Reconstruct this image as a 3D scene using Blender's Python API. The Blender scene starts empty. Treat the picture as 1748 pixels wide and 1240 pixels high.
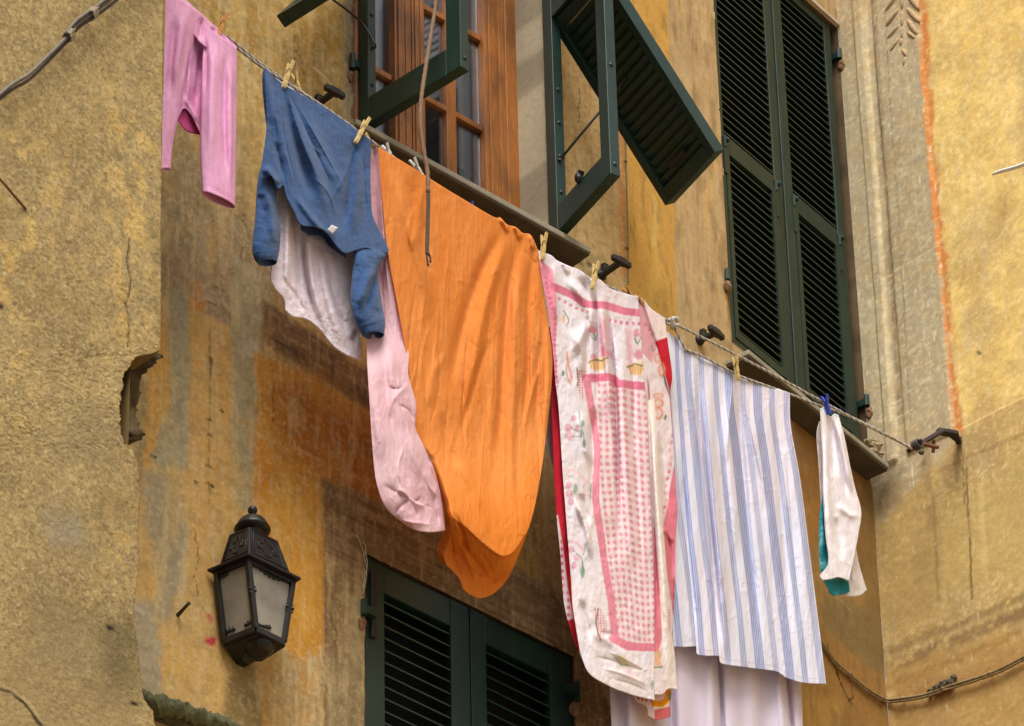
import bpy, random, numpy as np
from math import sin, cos, radians, pi, atan2, sqrt
random.seed(4); RNG = np.random.default_rng(7)
SC = bpy.context.scene; COLL = SC.collection

# ---------------------------------------------------------------- camera model (photo pixels 1748 x 1240)
F = 9536.; PIT = radians(37.77); ROL = radians(-1.42)
FW = np.array([0, cos(PIT), sin(PIT)]); _u = np.array([0, -sin(PIT), cos(PIT)]); _r = np.array([1., 0, 0])
RI = cos(ROL)*_r + sin(ROL)*_u; UP = -sin(ROL)*_r + cos(ROL)*_u
CAM = np.array([0, 0, 1.6]); DIST = 19.
ZUP = np.array([0, 0, 1.])

def ray(px, py):
    px = np.asarray(px, float)[..., None]; py = np.asarray(py, float)[..., None]
    return FW*F + RI*(px-874) - UP*(py-620)
def proj(P):
    c = np.asarray(P, float)-CAM; z = c@FW
    return 874+F*(c@RI)/z, 620-F*(c@UP)/z
class Plane:                                     # a vertical plane: origin, horizontal direction d, normal n towards the street
    def __init__(s, o, yaw=None, d=None):
        s.o = np.array(o, float)
        s.d = np.array([sin(radians(yaw)), cos(radians(yaw)), 0]) if d is None else np.array(d, float)
        s.n = np.cross(s.d, ZUP)
        if (CAM-s.o)@s.n < 0: s.n = -s.n
    def hit(s, px, py, off=0.):
        d = ray(px, py); t = ((s.o-CAM)@s.n+np.asarray(off, float))/(d@s.n)
        return CAM+d*t[..., None]
    def uv(s, px, py, off=0.):
        p = s.hit(px, py, off)-s.o; return p@s.d, p[..., 2]
    def at(s, u, z, off=0.):
        return s.o+np.asarray(u, float)[..., None]*s.d+np.asarray(z, float)[..., None]*ZUP+np.asarray(off, float)[..., None]*s.n
_d = ray(560, 640); A0 = CAM+_d/np.linalg.norm(_d)*DIST
M1 = Plane(A0, 47.38)                            # house front, first stretch
M2 = Plane(M1.hit(1072, 450), 36.76)             # house front beyond the slight bend
RW = Plane(M2.hit(1500, 1000), -49.95); RW.d = -RW.d   # side wall meeting it in the inner corner
_tip = RW.hit(1553, 769, .27)
_lf = M1.hit(300, 0, .45)
_dd = (_tip-_lf)*[1, 1, 0]; RP = Plane(_tip, d=_dd/np.linalg.norm(_dd))   # vertical plane of the washing line
LW = Plane(M1.hit(275, 400, .85), 47.38)         # wall of the projecting corner, in front of the line's far end

# ---------------------------------------------------------------- noise and colour
_T = np.random.default_rng(11).random((512, 512))
def noise(x, y, seed=0):
    x = np.asarray(x, float)+seed*17.31; y = np.asarray(y, float)+seed*9.77
    xi = np.floor(x).astype(int); yi = np.floor(y).astype(int); fx = x-xi; fy = y-yi
    fx = fx*fx*(3-2*fx); fy = fy*fy*(3-2*fy)
    a = _T[xi % 512, yi % 512]; b = _T[(xi+1) % 512, yi % 512]; c = _T[xi % 512, (yi+1) % 512]; d = _T[(xi+1) % 512, (yi+1) % 512]
    return (a*(1-fx)+b*fx)*(1-fy)+(c*(1-fx)+d*fx)*fy
def fbm(x, y, seed=0, oc=4, g=.5):
    s = 0; t = 0; a = 1.; x = np.asarray(x, float); y = np.asarray(y, float)
    for i in range(oc):
        s = s+a*noise(x*2**i, y*2**i, seed+i*3); t += a; a *= g
    return s/t
def sstep(a, b, x):
    t = np.clip((x-a)/(b-a), 0, 1); return t*t*(3-2*t)
KA = .80
DESAT = .13; WK = .90                            # wall colours: slightly greyed limewash
def wlin(c):
    v = lin(c, WK); g = v@np.array([.3, .55, .15]); return (v*(1-DESAT)+g*DESAT)*np.array([.965, 1.0, .93])
def lin(c, k=None):
    c = np.asarray(c, float)/255; return np.where(c < .04045, c/12.92, ((c+.055)/1.055)**2.4)*(KA if k is None else k)
def sd_poly(x, y, pts):                          # signed distance, negative inside
    pts = np.asarray(pts, float); n = len(pts); d = np.full(x.shape, 1e9); ins = np.zeros(x.shape, bool)
    for i in range(n):
        a = pts[i]; b = pts[(i+1) % n]; e = b-a; wx = x-a[0]; wy = y-a[1]
        t = np.clip((wx*e[0]+wy*e[1])/max(e@e, 1e-12), 0, 1)
        d = np.minimum(d, np.hypot(wx-t*e[0], wy-t*e[1]))
        c = ((a[1] > y) != (b[1] > y))
        if e[1] != 0: ins ^= c & (x < e[0]*(y-a[1])/e[1]+a[0])
    return np.where(ins, -d, d)
def d_line(x, y, pts):                           # distance, arc position 0..1, signed side (+ = right of travel on screen)
    pts = np.asarray(pts, float); L = np.r_[0, np.cumsum(np.hypot(*np.diff(pts, axis=0).T))]
    d = np.full(x.shape, 1e9); s = np.zeros(x.shape); sg = np.ones(x.shape)
    for i in range(len(pts)-1):
        a = pts[i]; e = pts[i+1]-a; wx = x-a[0]; wy = y-a[1]
        t = np.clip((wx*e[0]+wy*e[1])/max(e@e, 1e-12), 0, 1); q = np.hypot(wx-t*e[0], wy-t*e[1])
        m = q < d; d = np.where(m, q, d); s = np.where(m, (L[i]+t*(L[i+1]-L[i]))/L[-1], s)
        sg = np.where(m, np.where(e[0]*wy-e[1]*wx < 0, 1., -1.), sg)
    return d, s, sg
class Paint:                                     # colours laid on a wall in the wall's own metres
    def __init__(s, pl, U, Z, rgb): s.pl = pl; s.U = U; s.Z = Z; s.c = np.tile(wlin(rgb), (U.size, 1)); s.k = 0
    def mix(s, al, rgb):
        al = np.clip(al, 0, 1)[:, None]; s.c = s.c*(1-al)+wlin(rgb)*al
    def sel(s, u, z, mg):
        s.k += 5
        ix = np.nonzero((s.U > u.min()-mg) & (s.U < u.max()+mg) & (s.Z > z.min()-mg) & (s.Z < z.max()+mg))[0]
        return ix, s.U[ix], s.Z[ix]
    def put(s, ix, al, rgb):
        al = np.clip(al, 0, 1)[:, None]; s.c[ix] = s.c[ix]*(1-al)+wlin(rgb)*al
    def warped(s, U, Z, w, sc): q = (fbm(U*70, Z*45, s.k+80, 2)-.5)*w*.9; return U+(fbm(U*sc, Z*sc, s.k, 3)-.5)*2*w+q, Z+(fbm(U*sc, Z*sc, s.k+40, 3)-.5)*2*w+q
    def poly(s, px, rgb, a=1., soft=.012, w=.015, sc=14., grain=0., gs=(40, 40)):
        u, z = s.pl.uv(*np.array(px, float).T); ix, U, Z = s.sel(u, z, soft+w+.01)
        x, y = s.warped(U, Z, w, sc)
        soft = soft*1.15+.003; al = a*sstep(soft, -soft, sd_poly(x, y, np.c_[u, z]))
        if grain: al = al*(1-grain+grain*sstep(.35, .65, fbm(U*gs[0], Z*gs[1], s.k+3)))
        s.put(ix, al, rgb)
    def line(s, px, rgb, wd, a=1., w=.006, sc=25., taper=0, br=0., soft=.6):
        u, z = s.pl.uv(*np.array(px, float).T); ix, U, Z = s.sel(u, z, wd*1.7+w+.005)
        x, y = s.warped(U, Z, w, sc)
        d, t, _ = d_line(x, y, np.c_[u, z]); ww = wd*(1-taper*t)
        al = a*sstep(ww*(1+soft), ww*(1-soft)*.6, d)
        if br: al = al*sstep(br-.18, br+.18, fbm(U*30, Z*30, s.k+7))
        s.put(ix, al, rgb)
    def mott(s, rgb, a, su, sz, lo, hi, oc=4):
        s.k += 5; s.mix(a*.85*sstep(lo-.05, hi+.07, fbm(s.U*su, s.Z*sz, s.k, oc)), rgb)

# ---------------------------------------------------------------- objects
def tag(o, label=None, cat=None, group=None, kind=None):
    if label: o['label'] = label
    if cat: o['category'] = cat
    if group: o['group'] = group
    if kind: o['kind'] = kind
    return o
def empty(name, loc, label, cat, group=None):
    o = bpy.data.objects.new(name, None); o.empty_display_size = .05; COLL.objects.link(o); o.location = loc
    return tag(o, label, cat, group)
def obj(name, V, Fc, mats, parent=None, smooth=False, col=None, mi=None, bevel=0, solid=0, uv=None, at=None):
    V = np.asarray(V, float).reshape(-1, 3)
    base = np.zeros(3)
    if parent is not None:
        p = parent
        while p is not None: base = base+np.array(p.location); p = p.parent
        org = base if at is None else np.array(at)
    else: org = np.array([V[:, 0].mean(), V[:, 1].mean(), V[:, 2].min()]) if at is None else np.array(at)
    me = bpy.data.meshes.new(name)
    if isinstance(Fc, np.ndarray):
        n = len(Fc); k = Fc.shape[1]
        me.vertices.add(len(V)); me.vertices.foreach_set('co', (V-org).astype('f4').ravel())
        me.loops.add(n*k); me.loops.foreach_set('vertex_index', Fc.astype('i4').ravel())
        me.polygons.add(n); me.polygons.foreach_set('loop_start', np.arange(0, n*k, k, dtype='i4'))
        me.update(calc_edges=True); me.validate()
    else:
        me.from_pydata((V-org).tolist(), [], [list(f) for f in Fc])
    for m in (mats if isinstance(mats, (list, tuple)) else [mats]): me.materials.append(m)
    if mi is not None: me.polygons.foreach_set('material_index', np.asarray(mi, 'i4'))
    if smooth: me.polygons.foreach_set('use_smooth', np.ones(len(me.polygons), bool))
    if col is not None:
        at_ = me.color_attributes.new('Col', 'FLOAT_COLOR', 'POINT')
        at_.data.foreach_set('color', np.c_[col, np.ones(len(col))].astype('f4').ravel())
    me.update()
    o = bpy.data.objects.new(name, me); COLL.objects.link(o)
    if parent is not None: o.parent = parent; o.location = org-base
    else: o.location = org
    if solid:
        m = o.modifiers.new('Thickness', 'SOLIDIFY'); m.thickness = solid; m.offset = 0
    if bevel:
        m = o.modifiers.new('Bevel', 'BEVEL'); m.width = bevel; m.segments = 2; m.limit_method = 'ANGLE'; m.harden_normals = False
    return o
def gridf(nv, nu, keep=None):
    i = np.arange(nv*nu).reshape(nv, nu); q = np.stack([i[:-1, :-1], i[:-1, 1:], i[1:, 1:], i[1:, :-1]], -1).reshape(-1, 4)
    return q if keep is None else q[keep.ravel()]
class MB:                                        # collects boxes, bars, tubes, lathes into one mesh
    def __init__(s): s.v = []; s.f = []; s.m = []; s.i = 0
    def add(s, V, Fc):
        n = len(s.v); s.v += [tuple(p) for p in np.asarray(V, float)]; s.f += [tuple(int(j)+n for j in q) for q in Fc]; s.m += [s.i]*len(Fc); return s
    def hexa(s, c):                               # 8 corners: 4 back ring, 4 front ring
        return s.add(c, [(3, 2, 1, 0), (4, 5, 6, 7), (0, 1, 5, 4), (1, 2, 6, 5), (2, 3, 7, 6), (3, 0, 4, 7)])
    def box(s, pl, u0, u1, z0, z1, n0, n1):
        r = lambda n: [pl.at(u, z, n) for u, z in ((u0, z0), (u1, z0), (u1, z1), (u0, z1))]
        return s.hexa(r(n0)+r(n1))
    def quadbox(s, pl, q, n0, n1):                # q: four (u,z) corners
        return s.hexa([pl.at(u, z, n0) for u, z in q]+[pl.at(u, z, n1) for u, z in q])
    def tube(s, P, r, k=8, caps=True):
        P = np.asarray(P, float); n = len(P); r = np.broadcast_to(r, n); T = np.gradient(P, axis=0); T /= np.linalg.norm(T, axis=1)[:, None]+1e-12
        a = np.cross(T[0], ZUP if abs(T[0][2]) < .9 else [1., 0, 0]); a /= np.linalg.norm(a); V = []
        for i in range(n):
            a = a-T[i]*(a@T[i]); a /= np.linalg.norm(a); b = np.cross(T[i], a)
            V += [P[i]+r[i]*(cos(2*pi*j/k)*a+sin(2*pi*j/k)*b) for j in range(k)]
        Fc = [(i*k+j, i*k+(j+1) % k, (i+1)*k+(j+1) % k, (i+1)*k+j) for i in range(n-1) for j in range(k)]
        if caps: Fc += [tuple(range(k-1, -1, -1)), tuple((n-1)*k+j for j in range(k))]
        return s.add(V, Fc)
    def bar(s, a, b, w, h, up=ZUP):               # rectangular bar from a to b
        a = np.asarray(a, float); b = np.asarray(b, float); t = b-a; t /= np.linalg.norm(t)
        x = np.cross(t, up); x /= np.linalg.norm(x); y = np.cross(x, t)
        r = lambda p: [p+x*i*w/2+y*j*h/2 for i, j in ((-1, -1), (1, -1), (1, 1), (-1, 1))]
        return s.hexa(r(a)+r(b))
    def lathe(s, c, prof, k=20, ax=ZUP):
        ax = np.asarray(ax, float); e = np.cross(ax, [1., .3, .1]); e /= np.linalg.norm(e); g = np.cross(ax, e); V = []
        for r, h in prof: V += [np.asarray(c)+ax*h+r*(cos(2*pi*j/k)*e+sin(2*pi*j/k)*g) for j in range(k)]
        n = len(prof); Fc = [(i*k+j, i*k+(j+1) % k, (i+1)*k+(j+1) % k, (i+1)*k+j) for i in range(n-1) for j in range(k)]
        Fc += [tuple(range(k-1, -1, -1)), tuple((n-1)*k+j for j in range(k))]
        return s.add(V, Fc)
    def ball(s, c, r, k=10, sc=(1, 1, 1), ax=None):
        ax = np.eye(3) if ax is None else ax; V = []; m = k//2
        for i in range(1, m):
            for j in range(k):
                p = np.array([sin(pi*i/m)*cos(2*pi*j/k), sin(pi*i/m)*sin(2*pi*j/k), cos(pi*i/m)])*np.array(sc)*r; V.append(np.asarray(c)+p@ax)
        V += [np.asarray(c)+np.array([0, 0, sc[2]*r])@ax, np.asarray(c)-np.array([0, 0, sc[2]*r])@ax]
        Fc = [(i*k+j, (i+1)*k+j, (i+1)*k+(j+1) % k, i*k+(j+1) % k) for i in range(m-2) for j in range(k)]
        a = (m-1)*k; Fc += [(a, j, (j+1) % k) for j in range(k)]+[(a+1, (m-2)*k+(j+1) % k, (m-2)*k+j) for j in range(k)]
        return s.add(V, Fc)
    def build(s, name, mats, parent=None, **k):
        return obj(name, s.v, s.f, mats, parent, mi=s.m if isinstance(mats, (list, tuple)) else None, **k)
def spline(pts, n):                              # Catmull-Rom through points, by arc length
    p = np.asarray(pts, float)
    if len(p) == 2: q = p
    else:
        P = np.vstack([2*p[0]-p[1], p, 2*p[-1]-p[-2]]); q = []
        for i in range(len(p)-1):
            t = np.linspace(0, 1, 24, endpoint=False)[:, None]; a, b, c, d = P[i:i+4]
            q.append(.5*((2*b)+(c-a)*t+(2*a-5*b+4*c-d)*t*t+(3*b-a-3*c+d)*t**3))
        q = np.vstack(q+[p[-1:]])
    L = np.r_[0, np.cumsum(np.linalg.norm(np.diff(q, axis=0), axis=1))]; x = np.linspace(0, L[-1], n)
    return np.stack([np.interp(x, L, q[:, i]) for i in range(q.shape[1])], -1)
def lerp_pts(pts, n):
    p = np.asarray(pts, float); L = np.r_[0, np.cumsum(np.linalg.norm(np.diff(p, axis=0), axis=1))]; x = np.linspace(0, L[-1], n)
    return np.stack([np.interp(x, L, p[:, i]) for i in range(p.shape[1])], -1)

# ---------------------------------------------------------------- materials
class NT:
    def __init__(s, name):
        s.m = bpy.data.materials.new(name); s.m.use_nodes = True; s.t = s.m.node_tree; s.N = s.t.nodes; s.L = s.t.links
        s.b = s.N['Principled BSDF']
    def n(s, ty, **k):
        x = s.N.new(ty)
        for a, v in k.items():
            if a.startswith('i_'): x.inputs[a[2:].replace('_', ' ')].default_value = v
            else: setattr(x, a, v)
        return x
    def l(s, a, b): s.L.new(a, b); return s
    def noise(s, scale, detail=3, vec=None, rough=.5):
        x = s.n('ShaderNodeTexNoise', i_Scale=scale, i_Detail=detail, i_Roughness=rough)
        if vec is not None: s.l(vec, x.inputs['Vector'])
        return x.outputs['Fac']
    def ramp(s, fac, stops):
        x = s.n('ShaderNodeValToRGB'); e = x.color_ramp.elements
        while len(e) < len(stops): e.new(.5)
        for q, (p, c) in zip(e, stops):
            q.position = p; q.color = (*c, 1) if hasattr(c, '__len__') else (c, c, c, 1)
        s.l(fac, x.inputs['Fac']); return x.outputs['Color']
    def mul(s, a, b, f=1., mode='MULTIPLY'):
        x = s.n('ShaderNodeMix', data_type='RGBA', blend_type=mode); x.inputs[0].default_value = f
        s.l(a, x.inputs[6]); s.l(b, x.inputs[7]); return x.outputs[2]
    def bump(s, h, st, dist, prev=None):
        x = s.n('ShaderNodeBump', i_Strength=st, i_Distance=dist); s.l(h, x.inputs['Height'])
        if prev is not None: s.l(prev, x.inputs['Normal'])
        s.l(x.outputs['Normal'], s.b.inputs['Normal']); return x.outputs['Normal']
    def coord(s, scale=(1, 1, 1)):
        c = s.n('ShaderNodeTexCoord'); m = s.n('ShaderNodeMapping'); m.inputs['Scale'].default_value = scale
        s.l(c.outputs['Object'], m.inputs['Vector']); return m.outputs['Vector']
    def base(s, o): s.l(o, s.b.inputs['Base Color']); return s
    def set(s, **k):
        for a, v in k.items(): s.b.inputs[a.replace('_', ' ')].default_value = v
        return s
def mat_wall(name, g1, g2, b1, b2, contrast=.18):
    t = NT(name); v = t.coord(); a = t.n('ShaderNodeAttribute', attribute_name='Col').outputs['Color']
    n1 = t.noise(g1, 5, v, .65); n2 = t.noise(g2, 3, v, .6)
    c = t.mul(a, t.ramp(n1, [(.3, 1-contrast*1.5), (.5, 1.), (.7, 1+contrast)]))
    c = t.mul(c, t.ramp(n2, [(.28, 1-contrast*1.3), (.5, 1.), (.72, 1+contrast*.8)]))
    t.base(c).set(Roughness=.92); t.b.inputs['Specular IOR Level'].default_value = .15
    q = t.bump(n1, .7, b1); t.bump(n2, .6, b2, q); return t.m
M_ROUGH = mat_wall('rough_render', 150, 330, .0030, .0016, .15)
M_PLAST = mat_wall('old_plaster', 60, 240, .0016, .0009, .085)
M_PLASR = mat_wall('smooth_old_plaster', 40, 180, .002, .0012, .08)
def mat_simple(name, rgb, rough=.5, var=.25, sc=(30, 30, 30), bump=.0, metal=0., spec=.5):
    t = NT(name); v = t.coord(sc); n = t.noise(1, 5, v, .6)
    r = t.n('ShaderNodeRGB'); r.outputs[0].default_value = (*rgb, 1)
    t.base(t.mul(r.outputs[0], t.ramp(n, [(.25, 1-var), (.5, 1.), (.75, 1+var)]))).set(Roughness=rough, Metallic=metal)
    t.b.inputs['Specular IOR Level'].default_value = spec
    if bump: t.bump(n, .5, bump)
    return t.m
M_GREEN = mat_simple('green_shutter_paint', (.0072, .026, .0175), .42, .22, (14, 14, 5), .0006, 0, .4)
M_GREEN2 = mat_simple('weathered_green_shutter_paint', (.0118, .0262, .0148), .5, .3, (14, 14, 5), .0006, 0, .35)
for m_, cd_, k_ in ((M_GREEN, (.042, .064, .045), .50), (M_GREEN2, (.062, .066, .042), .50)):   # dusty, chalking paint
    nt = m_.node_tree; bs = nt.nodes['Principled BSDF']; src = bs.inputs['Base Color'].links[0].from_socket
    tc = nt.nodes.new('ShaderNodeTexCoord'); mp = nt.nodes.new('ShaderNodeMapping'); mp.inputs['Scale'].default_value = (26, 26, 7); no = nt.nodes.new('ShaderNodeTexNoise'); no.inputs['Scale'].default_value = 1; no.inputs['Detail'].default_value = 7; no.inputs['Roughness'].default_value = .68
    rp = nt.nodes.new('ShaderNodeValToRGB'); rp.color_ramp.elements[0].position = k_; rp.color_ramp.elements[0].color = (0, 0, 0, 1); rp.color_ramp.elements[1].position = .78; rp.color_ramp.elements[1].color = (.3, .3, .3, 1)
    mx = nt.nodes.new('ShaderNodeMix'); mx.data_type = 'RGBA'; mx.inputs[7].default_value = (*cd_, 1)
    nt.links.new(tc.outputs['Object'], mp.inputs[0]); nt.links.new(mp.outputs[0], no.inputs[0]); nt.links.new(no.outputs[0], rp.inputs[0]); nt.links.new(rp.outputs[0], mx.inputs[0]); nt.links.new(src, mx.inputs[6]); nt.links.new(mx.outputs[2], bs.inputs['Base Color'])
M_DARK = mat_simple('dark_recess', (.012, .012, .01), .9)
M_IRON = mat_simple('black_iron', (.014, .011, .009), .55, .5, (60, 60, 60), .002, .1, .5)
M_RUST = mat_simple('rusty_iron', (.16, .06, .025), .85, .5, (80, 80, 80), .003)
M_RUSTS = mat_simple('rusted_wood_pad', (.2, .1, .045), .85, .5, (80, 80, 80), .003)
M_STONE = mat_simple('sill_slate', (.27, .235, .165), .8, .25, (12, 12, 12), .003)
M_STONE_SHADE = mat_simple('sill_underside_shade', (.075, .058, .036), .9, .3, (12, 12, 12), .004)  # darker copy of the sill stone, underside shade put into its colour
M_LANT = mat_simple('lantern_metal', (.016, .0135, .011), .42, .35, (70, 70, 70), .0012, .3, .5)
M_PEG = mat_simple('peg_wood', (.56, .39, .14), .6, .2, (25, 25, 140), .0005)
M_PEGO = mat_simple('orange_peg_wood', (.52, .24, .05), .6, .2, (25, 25, 140), .0005)
M_PEGW = mat_simple('white_plastic', (.66, .62, .58), .45, .08)
M_PEGB = mat_simple('blue_plastic', (.016, .05, .42), .35, .1)
M_SPRING = mat_simple('spring_steel', (.12, .08, .04), .5, .2, metal=.6)
M_ROPEW = mat_simple('rope_white', (.50, .46, .39), .9, .25, (200, 200, 200), .001)
M_ROPED = mat_simple('rope_dark', (.16, .13, .095), .9, .3, (200, 200, 200), .001)
M_CORD = mat_simple('brown_cord', (.2, .115, .062), .9, .35, (160, 160, 40), .002)
M_CORD2 = mat_simple('dark_brown_cord', (.075, .045, .026), .9, .35, (160, 160, 40), .002)
M_CABLE = mat_simple('cable_grey', (.115, .095, .07), .7, .4, (40, 40, 40), .002)
M_CABLED = mat_simple('cable_dark', (.06, .045, .033), .7, .4, (40, 40, 40), .002)
M_TIE = mat_simple('cable_tie_cloth', (.36, .29, .19), .9, .3, (90, 90, 90), .002)
M_OCABLE = mat_simple('painted_cable', (.23, .15, .06), .8, .4, (40, 40, 40), .002)
M_WHITE = mat_simple('white_cable', (.78, .76, .72), .5, .06)
M_MOSS = mat_simple('mossy_stone', (.1, .095, .04), .95, .6, (45, 45, 45), .012)
M_GROUND = mat_simple('paving_stone', (.2, .17, .13), .9, .3, (3, 3, 3), .01)
M_CURT = mat_simple('grey_curtain', (.25, .22, .23), .9, .12, (60, 60, 4))
M_REFLECT = mat_simple('pane_reflection', (.75, .70, .64), .9, .08, (60, 60, 4))
M_STRING = mat_simple('frayed_string', (.42, .36, .24), .9, .2)
M_TAG = mat_simple('pale_label_cloth', (.52, .48, .47), .9, .08)
def mat_wood():
    t = NT('varnished_wood'); v = t.coord((1, 1, .10)); n = t.noise(150, 6, v, .6)
    n2 = t.noise(9, 2, t.coord((1, 1, .5)))
    c = t.ramp(n, [(.28, (.20, .066, .012)), (.46, (.30, .102, .017)), (.62, (.36, .128, .023)), (.8, (.40, .15, .03))])
    c = t.mul(c, t.ramp(n2, [(.3, .55), (.6, 1.08)])); t.base(c).set(Roughness=.45); t.bump(n, .3, .001); return t.m
M_WOOD = mat_wood()
def mat_glass(name, fac=.22, rough=.06):
    t = NT(name); g = t.n('ShaderNodeBsdfGlossy', i_Roughness=rough); r = t.n('ShaderNodeBsdfTransparent'); r.inputs[0].default_value = (.82, .82, .84, 1)
    m = t.n('ShaderNodeMixShader'); fr = t.n('ShaderNodeFresnel', i_IOR=1.5); ad = t.n('ShaderNodeMath', operation='MULTIPLY_ADD'); ad.inputs[1].default_value = .6; ad.inputs[2].default_value = fac*.3
    t.l(fr.outputs[0], ad.inputs[0]); t.l(ad.outputs[0], m.inputs[0]); t.l(r.outputs[0], m.inputs[1]); t.l(g.outputs[0], m.inputs[2])
    t.l(m.outputs[0], t.N['Material Output'].inputs[0]); return t.m
M_PANE = mat_glass('window_glass')
def mat_frost():
    t = NT('frosted_lantern_glass'); v = t.coord(); n = t.noise(9, 3, v)
    t.base(t.ramp(n, [(.3, (.17, .145, .11)), (.6, (.27, .235, .18))])).set(Roughness=.35); t.b.inputs['Specular IOR Level'].default_value = .4
    return t.m
M_FROST = mat_frost()
def mat_cloth(name, weave=700, bump=.0008, trans=.22, var=.10, crump=0., cs=30, sheen=.0, fine=0.):
    t = NT(name); v = t.coord(); a = t.n('ShaderNodeAttribute', attribute_name='Col').outputs['Color']
    n = t.noise(weave, 2, v, .5); n2 = t.noise(cs, 4, t.coord((1, 1, .35)), .55)
    c = t.mul(a, t.ramp(n, [(.3, 1-var), (.7, 1+var)])); c = t.mul(c, t.ramp(n2, [(.3, 1-var*.7), (.7, 1+var*.7)]))
    t.base(c).set(Roughness=.95); t.b.inputs['Specular IOR Level'].default_value = .1
    if sheen: t.b.inputs['Sheen Weight'].default_value = sheen
    q = t.bump(n, .5, bump)
    if crump: q = t.bump(n2, .6, crump, q)
    if fine:
        n3 = t.noise(95, 4, t.coord((1, 1, .13)), .6); q = t.bump(t.ramp(n3, [(.40, 0.), (.5, .5), (.56, .42), (.64, 1.)]), .55, fine, q)
    if trans:
        tr = t.n('ShaderNodeBsdfTranslucent'); t.l(c, tr.inputs[0]); m = t.n('ShaderNodeMixShader'); m.inputs[0].default_value = trans
        t.l(t.b.outputs[0], m.inputs[1]); t.l(tr.outputs[0], m.inputs[2]); t.l(m.outputs[0], t.N['Material Output'].inputs[0])
    return t.m
M_JERSEY = mat_cloth('pink_jersey', 300, .001, .12, .13, .0006, 60, 0., .0012)
M_FLEECE = mat_cloth('blue_fleece', 330, .0020, .0, .15, .0005, 70, .15, .0012)
M_TERRY = mat_cloth('terry_towelling', 240, .003, .12, .08, .0012, 60)
M_SHEET = mat_cloth('cotton_sheet', 800, .0006, .22, .03, .0014, 60, 0., .0020)
M_ORANGE = mat_cloth('orange_cotton', 800, .0006, .24, .035, .0012, 60, 0., .0030)
M_PRINT = mat_cloth('printed_cotton', 800, .0006, .2, .03, .0010, 60, 0., .0014)
M_STRIPE = mat_cloth('striped_cotton', 600, .0007, .2, .04, .0008, 40, 0., .0014)
M_THIN = mat_cloth('thin_white_cotton', 800, .0004, .35, .03, .0012, 22)
# ================================================================= WALLS
def spaced(lo, hi, a, b, st, co=.2):             # fine steps between a and b, coarse outside
    l = np.linspace(lo, a, max(2, int((a-lo)/co)+1)) if lo < a else np.array([a]); h = np.linspace(b, hi, max(2, int((hi-b)/co)+1)) if hi > b else np.array([b])
    return np.r_[l[:-1], np.linspace(a, b, max(2, int((b-a)/st)+1)), h[1:]]
ZG = -A0[2]                                       # street level in wall coordinates (z measured from A0)
ZT = 4.6
def zc(pl): return A0[2]-pl.o[2]
def wall_grid(pl, us, zs, holes, paint, disp, name, mat, parent):
    U, Z = np.meshgrid(us, zs); u = U.ravel(); z = Z.ravel()
    p = Paint(pl, u, z, (170, 140, 95)); paint(p); d = disp(u, z)
    cu = (U[:-1, :-1]+U[1:, 1:])/2; cz = (Z[:-1, :-1]+Z[1:, 1:])/2; keep = np.ones(cu.shape, bool)
    for h in holes: keep &= ~h(cu, cz)
    return obj(name, pl.at(u, z, d), gridf(len(zs), len(us), keep), mat, parent, smooth=True, col=p.c)

HOUSE = empty('house', (A0[0], A0[1], 0), 'old ochre house front with peeling paint and green louvred shutters behind the washing line', 'house')
WING = empty('house', (*LW.at(-.3, 0, 0)[:2], 0), 'rough sandy yellow rendered house corner with a broken edge, left of the wall lantern', 'house')
SIDE = empty('house', (*RW.at(.5, 0, 0)[:2], 0), 'pale yellow side wall with orange painted stripe and moulded leaf relief, at the right', 'house')

def lumps(pts, r0, sd):                           # irregular lumps of mortar
    V = []; Fc = []
    for c, r in pts:
        g = MB(); g.ball(c, r, 20, (1, .9, .8)); v = np.array(g.v); d = v-c; v = c+d*(.35+1.3*fbm(d[:, 0]/r*1.6+c[0]*9, d[:, 2]/r*1.6+d[:, 1]/r*1.2, sd, 4, .62))[:, None]
        Fc += [tuple(i+len(V) for i in f) for f in g.f]; V += v.tolist()
    return V, Fc
# --- openings
uW0 = M1.uv(611, 220)[0]; uW1 = M1.uv(937, 405)[0]
zS1 = (M1.uv(640, 218, .1)[1]+M1.uv(1000, 423, .1)[1])/2          # top of the first sill
uL0 = M1.uv(624, 950)[0]; uL1 = M1.uv(977, 1121)[0]; zL1 = (M1.uv(626, 945)[1]+M1.uv(976, 1120)[1])/2
u20 = (M2.uv(1219, 0)[0]+M2.uv(1249, 585)[0])/2; u2c = M2.uv(1500, 1000)[0]; u21 = (M2.uv(1471, 752)[0]+M2.uv(1422, 60)[0])/2; u21 = min(u21, u2c-.004)
z20 = (M2.uv(1261, 583)[1]+M2.uv(1466, 757)[1])/2; z21 = M2.uv(1421, 42)[1]
zS2 = (M2.uv(1276, 597, .1)[1]+M2.uv(1515, 792, .1)[1])/2
ub = M1.uv(1072, 450)[0]
uR = (LW.hit(275, 400)-M1.o)@M1.d                # return wall position along the front
def jag(u, z, a, s=22, sd=3): return (fbm(u*s, z*s, sd)-.5)*2*a
hole1 = lambda u, z: (u > uW0-.01) & (u < uW1+jag(u, z, .004)) & (z > zS1-.02) & (z < zS1+1.75)
holeL = lambda u, z: (u > uL0-.003+jag(u, z, .004)) & (u < uL1+.004) & (z < zL1+jag(u, z, .005, 40)) & (z > zL1-2.1)
hole2 = lambda u, z: (u > u20+jag(u, z, .007, 10)) & (z > z20-.015) & (z < z21+.005)

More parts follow.
